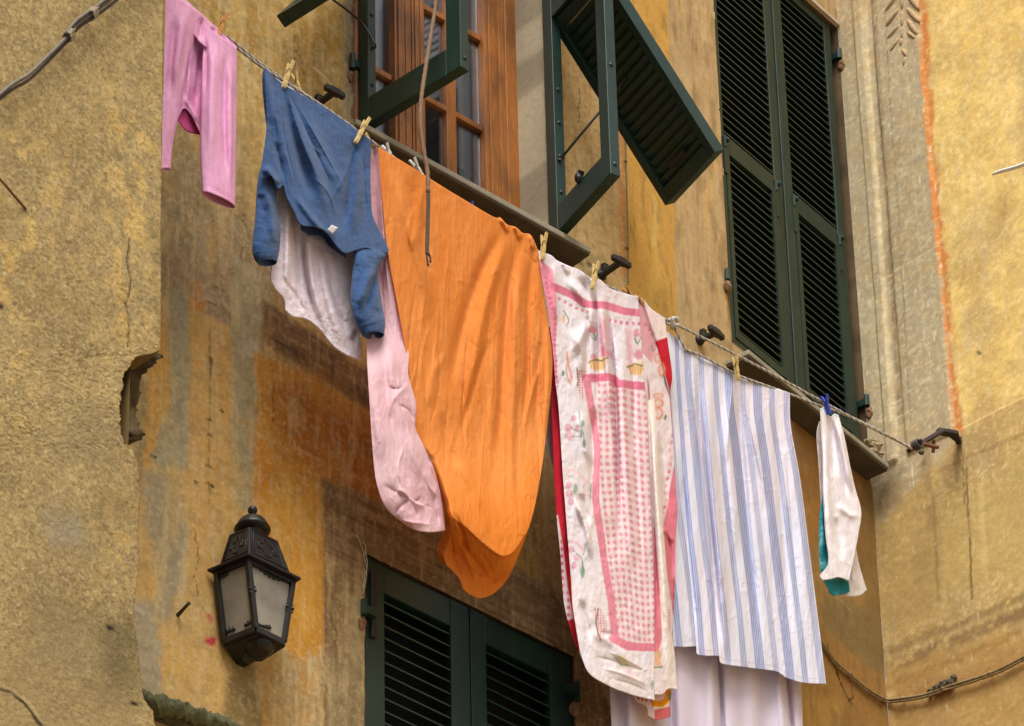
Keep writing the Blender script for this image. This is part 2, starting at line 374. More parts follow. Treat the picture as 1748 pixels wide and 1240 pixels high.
def paint_front(p):
    global WK, DESAT; WK = 1.03; DESAT = .05
    U, Z = p.U, p.Z
    # ochre field, brushed and streaked
    p.c[:] = wlin((178, 134, 62)); p.mott((150, 118, 72), .8, 5, 1.6, .42, .6); p.mott((196, 150, 74), .7, 9, 3, .5, .66)
    p.mott((140, 108, 62), .55, 26, 3.2, .5, .68); p.mott((205, 178, 130), .5, 60, 14, .58, .72)
    p.mott((124, 96, 54), .35, 45, 45, .56, .64, 3); p.mott((212, 184, 128), .28, 80, 80, .6, .68, 3)
    # upper left, left of the first window
    p.poly([(270, 150), (440, 215), (470, 340), (450, 420), (270, 430)], (158, 130, 88), .8, .05, .03, 8)
    p.poly([(400, -60), (600, -60), (600, 80), (420, 70)], (176, 132, 58), .6, .06, .04)
    p.mott((196, 168, 122), .5, 34, 9, .57, .72)
    for k in range(26):
        x = RNG.uniform(405, 600); y = RNG.uniform(20, 300); p.line([(x, y), (x+RNG.uniform(8, 28), y+RNG.uniform(5, 20))], (206, 176, 124), .004, .5, br=.5)
    p.line([(538, 118), (552, 128), (566, 142)], (214, 186, 134), .007, .7); p.line([(404, 92), (440, 112)], (214, 186, 134), .009, .6, br=.45)
    # grey band below the pink trousers
    p.poly([(235, 330), (470, 400), (480, 470), (440, 610), (235, 560)], (150, 128, 98), .85, .05, .04, 8)
    p.poly([(300, 250), (345, 270), (345, 420), (300, 420)], (140, 120, 92), .6, .02)
    p.line([(362, 365), (364, 420)], (120, 98, 62), .011, .8, taper=.8); p.line([(350, 380), (352, 520)], (172, 146, 118), .03, .5)
    p.line([(383, 365), (388, 500)], (176, 142, 106), .03, .5); p.mott((120, 100, 74), .35, 40, 40, .56, .7)
    # red-brown remnants
    p.poly([(322, 478), (345, 483), (348, 512), (325, 505)], (190, 128, 74), .7, .01); p.poly([(322, 508), (350, 514), (348, 532), (322, 526)], (196, 112, 40), .8, .012)
    p.line([(345, 485), (372, 492), (395, 508)], (118, 66, 44), .004, .8, br=.45); p.line([(342, 512), (372, 522), (398, 538)], (112, 70, 50), .004, .7, br=.4); p.line([(350, 498), (393, 526)], (172, 140, 112), .012, .6, br=.4)
    # lower left: peach, grey and ochre stripes
    p.poly([(225, 560), (470, 620), (470, 1300), (200, 1300)], (196, 152, 88), .95, .06, .03)
    p.poly([(268, 505), (286, 512), (292, 620), (284, 690), (262, 770), (242, 800), (240, 640), (266, 610)], (196, 140, 62), .95, .012, .02)
    p.poly([(234, 655), (250, 640), (246, 790), (232, 900), (228, 780)], (150, 128, 86), .9, .008)
    p.poly([(284, 500), (322, 490), (326, 640), (320, 660), (330, 800), (270, 805), (255, 780), (292, 690), (290, 640)], (160, 146, 118), .93, .014, .02)
    p.poly([(246, 800), (300, 808), (316, 900), (306, 1010), (284, 1060), (262, 1040), (268, 960), (244, 900)], (156, 138, 112), .9, .014, .025)
    p.poly([(326, 530), (395, 560), (400, 640), (396, 1000), (330, 1000), (322, 800), (330, 660)], (200, 150, 82), .9, .012, .012)
    p.poly([(350, 540), (372, 550), (374, 760), (350, 750)], (190, 152, 100), .6, .012)
    p.poly([(396, 430), (450, 470), (440, 620), (434, 880), (396, 850), (396, 640)], (160, 144, 112), .93, .012, .015)
    p.poly([(410, 580), (448, 590), (448, 612), (408, 606)], (176, 164, 150), .8, .012)
    p.line([(358, 560), (358, 700), (356, 860)], (118, 92, 54), .0045, .75, br=.42); p.line([(360, 612), (360, 640)], (70, 56, 30), .007, .8, taper=.7)
    for x, y in ((358, 716), (357, 741), (358, 796), (336, 823), (358, 827), (378, 699), (262, 778)): p.line([(x-3, y), (x+3, y+2)], (60, 48, 22), .006, .9, w=.012, sc=90)
    p.line([(250, 785), (335, 832), (420, 860)], (176, 138, 84), .006, .6); p.line([(296, 662), (372, 700)], (196, 168, 120), .007, .5, br=.45); p.line([(395, 706), (470, 748), (560, 800), (640, 836)], (182, 130, 60), .009, .7, br=.4)
    # brown cornice band and ochre under it, darkened partly for the washing's shadow
    p.poly([(436, 600), (640, 700), (720, 1100), (700, 1300), (440, 1300)], (190, 128, 36), .97, .012, .02)
    p.poly([(436, 740), (470, 760), (470, 860), (436, 850)], (190, 120, 34), .8, .04, .03); p.poly([(475, 640), (640, 720), (660, 900), (560, 830), (480, 760)], (158, 88, 26), .75, .05, .04)
    p.poly([(450, 515), (640, 640), (720, 700), (720, 760), (640, 706), (452, 585)], (112, 80, 56), .95, .012, .01)
    p.poly([(455, 560), (640, 672), (720, 720), (720, 745), (640, 700), (453, 578)], (92, 62, 42), .8, .008, .012, 40)
    for a, b in (((455, 535), (640, 655)), ((455, 552), (640, 668)), ((455, 572), (640, 690))): p.line([a, b], (74, 50, 36), .003, .55, br=.47)
    p.line([(440, 738), (520, 772), (600, 812), (640, 830)], (200, 150, 84), .008, .6, br=.45)
    p.mott((206, 158, 66), .45, 16, 3.5, .56, .7)
    p.poly([(440, 1085), (470, 1100), (500, 1180), (530, 1300), (440, 1300)], (168, 138, 96), .6, .05, .05)
    p.poly([(485, 1120), (560, 1110), (640, 1180), (640, 1300), (470, 1300)], (158, 134, 98), .85, .02, .05, 20, .5)
    for k in range(16):
        x = RNG.uniform(490, 560); y = RNG.uniform(1090, 1180); p.line([(x, y), (x+1, y+RNG.uniform(15, 50))], (196, 176, 140), .005, .6, br=.45)
    # stone-painted frame of the lower window
    p.poly([(550, 815), (640, 855), (960, 1010), (1200, 1130), (1200, 1320), (960, 1320), (560, 1320)], (128, 98, 66), .95, .01, .012)
    p.poly([(552, 830), (618, 868), (624, 950), (622, 1320), (552, 1320)], (138, 108, 72), .9, .008, .01)
    for x, c, w in ((556, (98, 70, 50), .004), (567, (104, 78, 54), .006), (574, (100, 72, 50), .004), (588, (150, 124, 90), .012), (602, (110, 84, 58), .005), (614, (168, 142, 106), .012)): p.line([(x, 850), (x, 1240)], c, w, .75, br=.36)
    p.poly([(598, 1010), (618, 1020), (612, 1130), (600, 1190)], (168, 146, 106), .7, .012)
    p.poly([(555, 1110), (620, 1130), (622, 1320), (555, 1320)], (152, 130, 96), .7, .04, .03, 20, .5)
    for dy, c, w in ((0, (90, 62, 46), .006), (26, (100, 70, 50), .008), (48, (84, 58, 42), .009), (62, (92, 64, 46), .005), (84, (150, 118, 84), .006)): p.line([(620, 860+dy), (960, 1030+dy)], c, w, .7, br=.42)
    for k in range(12):
        x = RNG.uniform(660, 960); y = 900+(x-640)*.5+RNG.uniform(0, 40); p.line([(x, y), (x+RNG.uniform(15, 40), y+RNG.uniform(5, 20))], (66, 44, 32), .006, .6, br=.5)
    p.line([(688, 962), (830, 1040), (960, 1105)], (58, 44, 34), .004, .8, br=.46); p.line([(602, 905), (616, 932)], (60, 46, 34), .006, .8)
    # around the first window and on to the bend
    p.poly([(585, -200), (612, -200), (612, 210), (588, 210)], (150, 128, 104), .9, .005); p.poly([(602, -200), (614, -200), (614, 210), (603, 205)], (118, 62, 44), .8, .003)
    p.poly([(935, -200), (1050, -200), (1064, 460), (1090, 1300), (940, 1000), (880, 420)], (186, 150, 100), .95, .006, .006)
    p.mott((206, 176, 128), .5, 55, 6, .55, .7)
    for x in (968, 984, 1003, 1012, 1030, 1048): p.line([(x-6, 60), (x, 470)], (168, 120, 70), .006, .55, br=.48)
    p.poly([(1040, -200), (1054, -200), (1070, 470), (1058, 470)], (186, 118, 58), .75, .006)
    p.poly([(985, 420), (1030, 440), (1030, 480), (990, 470)], (150, 128, 88), .7, .02)
    for x, y in ((1003, 452), (1012, 458), (985, 446)): p.line([(x, y), (x+6, y+4)], (74, 58, 34), .01, .7, w=.01, sc=60)
    # under the lantern, graffiti
    p.poly([(396, 1125), (436, 1115), (440, 1180), (452, 1300), (370, 1300), (386, 1180)], (118, 98, 62), .75, .014, .02)
    p.poly([(353, 1046), (364, 1050), (367, 1066), (358, 1060)], (190, 36, 70), .85, .006); p.poly([(350, 1092), (358, 1088), (370, 1092), (369, 1103), (357, 1106)], (196, 20, 62), .95, .004)
    p.poly([(222, 1020), (262, 1030), (276, 1100), (280, 1200), (236, 1180)], (160, 146, 122), .85, .012, .03)
    p.line([(228, 1035), (268, 1060)], (196, 178, 150), .01, .7, br=.45)
    p.mott((112, 88, 54), .28, 34, 34, .57, .64, 3); p.mott((216, 190, 140), .3, 85, 85, .61, .67, 3)
    for q in ([(600, 668), (603, 700), (598, 740), (604, 790)], [(462, 610), (470, 660), (466, 720)], [(330, 900), (338, 940), (334, 985), (340, 1030)], [(455, 1000), (470, 1040), (468, 1090)], [(415, 360), (420, 400), (412, 440)], [(500, 60), (506, 100), (520, 130)], [(985, 120), (990, 180), (984, 240)]): p.line(q, (70, 52, 32), .0018, .75, w=.012, sc=40)
    fr = [(556, 820), (640, 858), (960, 1014), (1060, 1064), (1060, 1150), (980, 1118), (624, 942), (622, 1000), (556, 960)]
    p.poly(fr, (92, 66, 46), .42, .03, .01, 14, 1., (2.5, 75)); p.poly(fr, (164, 128, 90), .4, .02, .01, 14, 1., (3, 90)); p.poly(fr, (70, 50, 36), .3, .03, .01, 14, 1., (14, 40))
    cb = [(452, 520), (640, 642), (720, 700), (720, 760), (640, 706), (454, 585)]
    p.poly(cb, (80, 56, 40), .45, .02, .01, 14, 1., (3, 80)); p.poly(cb, (150, 108, 66), .4, .01, .01, 14, 1., (4, 90))
    p.poly([(442, 830), (546, 850), (546, 1080), (500, 1110), (442, 1060)], (204, 146, 50), .5, .04, .04, 10, .5, (30, 8))
    # fine dirt specks
    p.mott((216, 196, 156), .22, 70, 22, .64, .76, 3)
    WK = .90; DESAT = .13

Zlo1 = M1.uv(225, 1262)[1]; Zhi1 = M1.uv(1075, -20)[1]
us1 = np.r_[spaced(uR-.35, ub, uR-.2, ub-.006, .0052, .05)]; us1[-1] = ub
zs1 = spaced(ZG, ZT, Zlo1, Zhi1, .0052, .3)
def disp1(u, z):
    d = (fbm(u*2, z*2, 5)-.5)*.012+(fbm(u*14, z*14, 6)-.5)*.004
    um, zm = M1.uv(np.array([450., 640, 720]), np.array([560., 680, 730])); zt = zm.mean()
    inb = (z < zt+.10) & (z > zt-.06) & (u > M1.uv(450, 560)[0])
    return d*sstep(ub, ub-.1, u)
wall_grid(M1, us1, zs1, [hole1, holeL], paint_front, disp1, 'facade_wall', M_PLAST, HOUSE)

def paint_front2(p):
    p.c[:] = wlin((190, 154, 106)); p.mott((206, 172, 122), .6, 40, 4, .5, .68); p.mott((160, 124, 84), .6, 22, 2.4, .54, .7)
    p.poly([(1040, -200), (1138, -200), (1143, 100), (1153, 420), (1160, 700), (1060, 700)], (208, 152, 50), .97, .004, .004)
    p.poly([(1150, 690), (1800, 1000), (1800, 1400), (1060, 1400), (1060, 640)], (168, 118, 40), .9, .03, .03)
    p.line([(1118, 340), (1120, 380), (1117, 420)], (214, 178, 96), .016, .7); p.mott((222, 172, 74), .5, 18, 3, .55, .7)
    for x in (1160, 1178, 1192, 1206, 1222): p.line([(x, -20), (x+20, 560)], (178, 118, 70), .005, .6, br=.47)
    p.line([(1180, 480), (1230, 480)], (214, 184, 130), .03, .4, br=.5)
    p.line([(1240, 450), (1246, 560)], (60, 40, 26), .008, .6, br=.4)
    p.poly([(1220, 560), (1262, 600), (1255, 620), (1210, 596)], (158, 132, 88), .7, .02)
    # beneath the second sill, down to the cable
    p.poly([(1350, 690), (1500, 800), (1500, 1000), (1380, 930)], (158, 104, 30), .8, .06, .04)
    p.poly([(1400, 1000), (1520, 1060), (1530, 1180), (1400, 1090)], (132, 110, 64), .8, .05, .04); p.poly([(1460, 840), (1515, 850), (1525, 1130), (1480, 1120)], (140, 106, 52), .7, .03)
    p.poly([(1406, 1080), (1520, 1160), (1530, 1240), (1400, 1240)], (166, 116, 46), .8, .03, .03); p.poly([(1380, 1180), (1440, 1200), (1440, 1300), (1370, 1300)], (196, 150, 60), .6, .03)
    p.line([(1412, 1100), (1424, 1140), (1436, 1170), (1454, 1205)], (42, 30, 18), .004, .95, w=.01); p.line([(1452, 1165), (1456, 1190), (1448, 1200)], (42, 30, 18), .003, .9)
    p.line([(1425, 1020), (1450, 1040)], (190, 160, 96), .004, .5); p.mott((120, 92, 44), .5, 30, 9, .55, .7)
Zlo2 = M2.uv(1072, 1262)[1]; Zhi2 = M2.uv(1500, -20)[1]
us2 = np.r_[0, np.linspace(.006, u2c, int(u2c/.0058))]; zs2 = spaced(ZG+A0[2]-M2.o[2], ZT+A0[2]-M2.o[2], Zlo2, Zhi2, .0058, .3)
us2 = us2+M2.uv(1072, 450)[0]
wall_grid(M2, us2, zs2, [hole2], paint_front2, lambda u, z: ((fbm(u*2, z*2, 15)-.5)*.01+(fbm(u*14, z*14, 16)-.5)*.003)*sstep(0, .08, u), 'facade_wall', M_PLASR, HOUSE)

def paint_side(p):
    global WK; WK = 1.22
    p.c[:] = wlin((214, 172, 84)); p.mott((224, 186, 104), .7, 4, 4, .45, .6); p.mott((196, 150, 60), .6, 7, 7, .55, .68); p.mott((184, 146, 70), .4, 3, 8, .52, .66)
    p.mott((228, 200, 136), .5, 60, 25, .58, .72)
    # below the stringcourse: khaki
    p.poly([(1400, 760), (1645, 742), (1700, 700), (1800, 665), (2400, 500), (2400, 1500), (1400, 1500)], (172, 138, 76), .9, .03, .03)
    # painted stone pilaster
    p.poly([(1380, -300), (1552, -300), (1570, 0), (1588, 240), (1612, 500), (1632, 745), (1500, 900), (1400, 400)], (162, 143, 116), .97, .006, .006)
    p.poly([(1460, 0), (1482, 0), (1530, 700), (1490, 700)], (172, 152, 122), .6, .006)
    for x0, c, w in ((1457, (194, 164, 120), .006), (1474, (204, 178, 136), .006), (1487, (126, 98, 68), .009), (1492, (138, 108, 76), .006), (1508, (120, 98, 74), .003), (1540, (186, 164, 130), .003)):
        p.line([(x0, -30), (x0+27, 380), (x0+48, 720)], c, w, .8, br=.34)
    p.mott((146, 118, 84), .5, 6, 3, .5, .65); p.mott((186, 160, 118), .4, 60, 8, .58, .7)
    p.poly([(1566, -300), (1577, -20), (1584, 110), (1590, 240), (1606, 400), (1616, 520), (1622, 590), (1642, 735), (1632, 740), (1612, 560), (1596, 400), (1578, 200), (1567, 0), (1550, -300)], (192, 114, 34), .9, .006, .012, 25)
    p.line([(1570, -30), (1580, 110), (1588, 240), (1602, 400), (1614, 520), (1628, 690), (1636, 735)], (188, 104, 22), .017, .85, br=.40, w=.02, sc=18)
    p.line([(1580, 110), (1592, 300)], (214, 132, 46), .01, .6, br=.45); p.poly([(1618, 560), (1626, 640), (1634, 640), (1628, 590)], (200, 168, 110), .7, .006)
    p.mott((176, 138, 76), .35, 14, 14, .55, .66, 4); p.mott((150, 118, 66), .25, 40, 40, .58, .66, 3); p.mott((232, 206, 150), .3, 80, 80, .6, .68, 3)
    # splashes, scratches
    for k in range(80):
        x = RNG.uniform(1450, 1630); y = RNG.uniform(120, 800); L = RNG.uniform(4, 20); p.line([(x, y), (x+.08*L, y+L)], (214, 200, 170), .0022, .7, br=.42)
    for a, b in (((1478, 491), (1602, 420)), ((1516, 695), (1590, 645)), ((1600, 630), (1660, 590)), ((1525, 780), (1575, 755)), ((1500, 720), (1560, 700))): p.line([a, b], (204, 182, 140), .004, .7, br=.42)
    p.poly([(1540, 745), (1620, 735), (1612, 800), (1560, 790)], (184, 158, 118), .5, .03); p.line([(1553, 790), (1560, 830)], (214, 196, 160), .003, .8)
    # lower bands following the wall
    for y0, c, w, a in ((836, (146, 104, 60), .010, .6), (1090, (184, 146, 92), .005, .8), (1113, (118, 88, 50), .022, .6), (1140, (112, 80, 50), .034, .75), (1170, (140, 92, 40), .02, .8), (905, (176, 146, 86), .02, .3)):
        p.line([(1512, y0), (1600, y0-34), (1748, y0-96), (1900, y0-155)], c, w, a, br=.38, w=.012)
    p.poly([(1510, 1140), (1600, 1120), (1748, 1065), (1900, 1000), (1900, 1500), (1510, 1500)], (160, 118, 54), .75, .05, .05, 12, .35); p.poly([(1540, 1175), (1748, 1100), (1748, 1150), (1560, 1200)], (150, 100, 44), .6, .04, .04)
    p.poly([(1560, 900), (1748, 800), (1900, 750), (1900, 900), (1748, 970), (1560, 1050)], (176, 144, 78), .6, .05, .05)
    for x0, c, w, a, y0, y1 in ((1648, (96, 74, 42), .005, .9, 800, 1020), (1592, (120, 92, 50), .008, .6, 850, 1040), (1672, (196, 168, 104), .014, .6, 830, 970), (1580, (130, 100, 58), .02, .5, 760, 900), (1632, (112, 84, 44), .016, .5, 760, 830), (1640, (84, 66, 36), .003, .8, 740, 860)): p.line([(x0, y0), (x0+(y1-y0)*.05, y1)], c, w, a, br=.33)
    p.poly([(1500, 830), (1600, 820), (1600, 1060), (1512, 1080)], (150, 116, 58), .45, .05, .04); p.poly([(1505, 800), (1540, 800), (1535, 860), (1500, 880)], (96, 74, 36), .5, .03)
    p.line([(1489, 880), (1500, 1060), (1512, 1240)], (196, 160, 100), .005, .75, br=.34)
    for k in range(40):
        x = RNG.uniform(1520, 1740); y = RNG.uniform(830, 1200); L = RNG.uniform(4, 22); p.line([(x, y), (x+.05*L, y+L)], (206, 186, 140), .002, .6, br=.45)
    p.line([(1668, 598), (1672, 602)], (70, 60, 60), .006, .9); WK = .90
ucR = RW.uv(1500, 1000)[0]; u1R = RW.uv(1770, 0)[0]
usR = spaced(ucR, ucR+4.5, ucR+.001, max(u1R, RW.uv(1770, 1250)[0])+.03, .0058, .2)
Zlo3 = RW.uv(1500, 1262)[1]; Zhi3 = RW.uv(1760, -20)[1]; z3a = min(Zlo3, RW.uv(1760, 1262)[1]); z3b = max(Zhi3, RW.uv(1430, -20)[1])
zsR = spaced(ZG+A0[2]-RW.o[2], ZT+A0[2]-RW.o[2], z3a, z3b, .0058, .3)
def dispR(u, z):
    d = (fbm(u*2, z*2, 25)-.5)*.012+(fbm(u*14, z*14, 26)-.5)*.004
    ua = [RW.uv(x, 380)[0] for x in (1484, 1500, 1514, 1520, 1597)]; up = z > RW.uv(1620, 740)[1]
    st = .010*sstep(ua[0]-.004, ua[0]+.004, u)-.016*sstep(ua[1]-.006, ua[1]+.006, u)+.010*sstep(ua[2], ua[3], u)
    st2 = -.012*sstep(ua[4]-.006, ua[4]+.006, u)
    return (d+np.where(up, st+st2, -.004))*sstep(ucR, ucR+.03, u)
wall_grid(RW, usR, zsR, [], paint_side, dispR, 'plaster_wall', M_PLASR, SIDE)

# moulded leaf relief on the pilaster
g = MB(); cpx = [(1539, -60), (1541, 0), (1540, 60), (1541, 84), (1545, 112)]
for i, (x, y, dx, dy, L, w) in enumerate([(1536, -14, -24, 34, 1, 1), (1548, -14, 20, 30, 1, 1), (1535, 16, -22, 30, 1, 1), (1549, 14, 20, 24, 1, 1), (1535, 44, -20, 24, .9, 1), (1549, 34, 18, 26, .9, 1), (1536, 66, -16, 24, .9, .9), (1550, 55, 13, 12, .8, .9), (1540, 66, -1, 14, 1, .9), (1541, 84, 8, 14, .9, .9), (1546, 98, -2, 16, .8, .8), (1536, -44, -22, 30, 1, 1), (1548, -44, 20, 28, 1, 1), (1541, -10, 0, 26, 1, .7), (1541, 20, 0, 26, 1, .7), (1541, 46, 0, 22, 1, .7)]):
    a = RW.hit(x, y, .0); b = RW.hit(x+dx, y+dy, .0); m = (a+b)/2; e = b-a; Ln = np.linalg.norm(e); e /= Ln; s = np.cross(RW.n, e)
    g.ball(m, 1, 12, (Ln*.55, .0085*w+Ln*.04, .012), np.array([e, s, RW.n]))
o_rel = g.build('leaf_relief', mat_simple('relief_plaster', tuple(lin((160, 134, 98), 1.2)), .92, .25, (60, 60, 60), .004), SIDE, smooth=True)

# ----------------------------------------------------------------- the projecting rough corner
edge = np.array([(-60, 281), (0, 279), (200, 277.5), (400, 274.5), (520, 275.5), (598, 274), (603, 262), (607, 236), (612, 230), (640, 212), (690, 204.5), (735, 206), (757, 212), (763, 226), (775, 231), (800, 235), (850, 238), (900, 235), (960, 238), (1010, 231), (1060, 226), (1110, 236), (1150, 240), (1195, 246), (1215, 262), (1250, 266), (1320, 268)], float)
ys = np.r_[np.arange(-20, 590, 2.6), np.arange(590, 770, 1.3), np.arange(770, 1262, 2.6)]
fx = np.r_[np.linspace(0, 1, 135)]
xe = np.interp(ys, edge[:, 0], edge[:, 1])+ (fbm(ys*.09, ys*0, 31)-.5)*5*sstep(560, 640, ys)+(fbm(ys*.3, ys*0, 32)-.5)*2.6+(fbm(ys*.16, ys*0, 33, 3, .7)-.5)*9*sstep(585, 610, ys)*sstep(1000, 760, ys)
PX = -30+(xe[:, None]+30)*fx[None]; PY = np.repeat(ys[:, None], len(fx), 1)
lu, lz = LW.uv(PX.ravel(), PY.ravel())
p = Paint(LW, lu, lz, (166, 136, 84)); p.mott((146, 116, 70), .75, 4, 3, .42, .6); p.mott((178, 146, 92), .6, 7, 5, .5, .64)
# yellow limewash left in drifts
band = np.exp(-((PX-225)/45)**2)*sstep(90, 200, PY)*(1-sstep(520, 640, PY))+.7*np.exp(-((PX-15)/40)**2)*sstep(150, 300, PY)*(1-sstep(650, 800, PY))+.5*np.exp(-((PX-70)/55)**2)*sstep(200, 280, PY)*(1-sstep(420, 520, PY))+.5*np.exp(-((PX-200)/40)**2)*sstep(830, 880, PY)*(1-sstep(960, 1020, PY))
p.mix((np.clip(.14+band.ravel(), 0, 1))*sstep(.46, .62, fbm(lu*24, lz*16, 71, 5, .6)), (204, 160, 80))
p.mott((206, 170, 98), .5, 60, 40, .58, .66); p.mott((116, 92, 58), .6, 110, 110, .58, .7, 2); p.mott((210, 184, 130), .5, 130, 130, .62, .72, 2)
for q in ([(80, 850), (150, 870), (160, 960), (90, 950)], [(60, 1000), (200, 1080), (200, 1180), (40, 1120)], [(120, 690), (200, 730), (190, 800), (100, 770)]): p.poly(q, (142, 118, 78), .6, .06, .05)
p.poly([(75, 880), (130, 880), (145, 930), (85, 925)], (158, 140, 116), .6, .03, .02)
p.poly([(180, 1050), (236, 1070), (245, 1200), (170, 1200)], (104, 86, 52), .65, .05, .05); p.poly([(252, 380), (276, 380), (276, 590), (262, 560)], (118, 98, 58), .55, .02, .02, 30, .6)
p.poly([(150, 830), (236, 840), (236, 900), (160, 880)], (140, 112, 62), .6, .04, .04)
p.poly([(0, 1100), (240, 1190), (240, 1260), (-40, 1260)], (152, 122, 76), .5, .04)
p.line([(222, 408), (217, 445), (222, 480), (216, 520), (221, 560), (219, 592)], (64, 50, 30), .0028, .9, w=.006, sc=50)
p.line([(-20, 1168), (20, 1182), (45, 1205), (70, 1240)], (56, 42, 26), .008, .9); p.line([(-10, 1166), (22, 1178), (48, 1200), (72, 1232)], (196, 166, 112), .006, .5)
p.line([(60, 535), (142, 553)], (190, 164, 120), .012, .3, br=.5)
for x, y in ((188, 1072), (229, 1202), (0, 521)): p.line([(x-3, y), (x+3, y+1)], (30, 22, 12), .009, .95, w=.01, sc=60)
ln = (fbm(lu*3, lz*3, 41)-.5)*.02+(fbm(lu*120, lz*120, 42, 2, .7)-.5)*.0036
V = LW.hit(PX.ravel(), PY.ravel(), ln)
W2 = len(fx); Fr = gridf(len(ys), W2)
# broken thickness of the render behind the edge
E0 = V.reshape(len(ys), W2, 3)[:, -1]; dep = (.012, .045, .10, .9)
Vb = np.concatenate([E0-LW.n*d+M1.d*(RNG.normal(0, .0025, (len(ys), 1)) if d < .5 else 0) for d in dep])
n0 = len(V); idx = np.concatenate([(np.arange(len(ys))*W2+W2-1)[None], n0+np.arange(len(ys)*len(dep)).reshape(len(dep), -1)])
Fe = np.stack([idx[:-1, :-1], idx[1:, :-1], idx[1:, 1:], idx[:-1, 1:]], -1).reshape(-1, 4)
ce = np.tile(lin((120, 96, 58)), (len(Vb), 1))
obj('rendered_wall', np.r_[V, Vb], np.r_[Fr, Fe], M_ROUGH, WING, smooth=True, col=np.r_[p.c, ce])
# rest of that wall beyond the picture
uq0 = LW.uv(-30, 600)[0]; zt = LW.uv(-30, -20)[1]; zb = LW.uv(-30, 1262)[1]; ue = LW.uv(275, 400)[0]
zo = A0[2]-LW.o[2]
us = np.linspace(uq0-4, uq0+.004, 24); zs = np.linspace(ZG+zo, ZT+zo, 50); U, Z = np.meshgrid(us, zs); pp = Paint(LW, U.ravel(), Z.ravel(), (166, 136, 84)); pp.mott((146, 116, 70), .7, 4, 3, .42, .6)
g1 = (LW.at(U.ravel(), Z.ravel(), -.004), gridf(50, 24), pp.c)
us = np.linspace(uq0-.004, ue, 8); zs = np.linspace(zt-.03, ZT+zo, 22); U, Z = np.meshgrid(us, zs); g2 = (LW.at(U.ravel(), Z.ravel(), -.006), gridf(22, 8), np.tile(lin((166, 136, 84)), (U.size, 1)))
zs = np.linspace(ZG+zo, zb+.05, 40); us = np.linspace(uq0-.004, ue-.06, 8); U, Z = np.meshgrid(us, zs); g3 = (LW.at(U.ravel(), Z.ravel(), -.006), gridf(40, 8), np.tile(lin((160, 130, 80)), (U.size, 1)))
us = np.linspace(-.87, -.02, 12); zs = np.linspace(ZG+zo, ZT+zo, 40); N_, Z = np.meshgrid(us, zs); g4 = (LW.at(np.full(N_.size, ue-.09), Z.ravel(), N_.ravel()), gridf(40, 12), np.tile(lin((150, 122, 76)), (N_.size, 1)))
k = 0; Vs = []; Fs = []; Cs = []
for v, f, c in (g1, g2, g3, g4): Vs.append(v); Fs.append(f+k); Cs.append(c); k += len(v)
obj('rendered_wall', np.concatenate(Vs), np.concatenate(Fs), M_ROUGH, WING, smooth=True, col=np.concatenate(Cs))
# broken masonry core in the gap
bo = np.array([(586, 219, 224), (592, 220, 229), (597, 222, 243), (602, 224, 260), (606, 222, 273), (612, 216, 266), (622, 210, 256), (632, 205, 243), (645, 202, 233), (660, 200, 230), (685, 198, 228), (705, 198, 227), (725, 198, 229), (735, 200, 234), (746, 202, 241), (754, 206, 232), (764, 208, 216)], float)
yb = np.linspace(586, 764, 150); x0 = np.interp(yb, bo[:, 0], bo[:, 1])-3; x1 = np.interp(yb, bo[:, 0], bo[:, 2])+8*sstep(586, 610, yb)*sstep(764, 740, yb)+(fbm(yb*.2, yb*0, 35, 4, .7)-.5)*16
fb = np.linspace(0, 1, 50); BX = x0[:, None]+(x1-x0)[:, None]*fb; BY = np.repeat(yb[:, None], 50, 1); bu, bz = LW.uv(BX.ravel(), BY.ravel())
q = Paint(LW, bu, bz, (84, 66, 38)); q.mott((48, 36, 20), .9, 20, 9, .45, .6); q.mott((140, 118, 80), .5, 30, 8, .56, .68); q.poly([(205, 690), (232, 700), (240, 735), (215, 740)], (140, 120, 88), .8, .01); q.poly([(214, 740), (240, 742), (232, 760), (208, 765)], (66, 54, 34), .8, .006); q.poly([(236, 590), (272, 603), (244, 634), (236, 620)], (74, 62, 38), .8, .006)
off = -.075-.06*fb[None]+.07*(fbm(bu*16, bz*10, 36, 4, .6).reshape(BX.shape)-.5)+.0*BX
obj('broken_masonry', LW.hit(BX.ravel(), BY.ravel(), off.ravel()), gridf(150, 50), M_ROUGH, WING, smooth=True, col=q.c)

# mossy ledge at the foot of the picture
g = MB(); g.tube(spline([M1.hit(x, y, o) for x, y, o in ((240, 1190, .02), (262, 1200, .05), (300, 1212, .06), (340, 1226, .06), (380, 1242, .06), (440, 1272, .06))], 120), .028, 28)
g.quadbox(M1, [M1.uv(236, 1206), M1.uv(470, 1302), M1.uv(470, 1312), M1.uv(236, 1222)], .0, .05)
oL = g.build('mossy_ledge', M_MOSS, HOUSE, smooth=True)
me = oL.data; 
for v in me.vertices:
    c = v.co; h = float(fbm(c.x*42+9, c.z*42+c.y*30, 51, 5, .65))-.5; v.co = (c.x+h*.03, c.y-h*.026, c.z+h*.034)

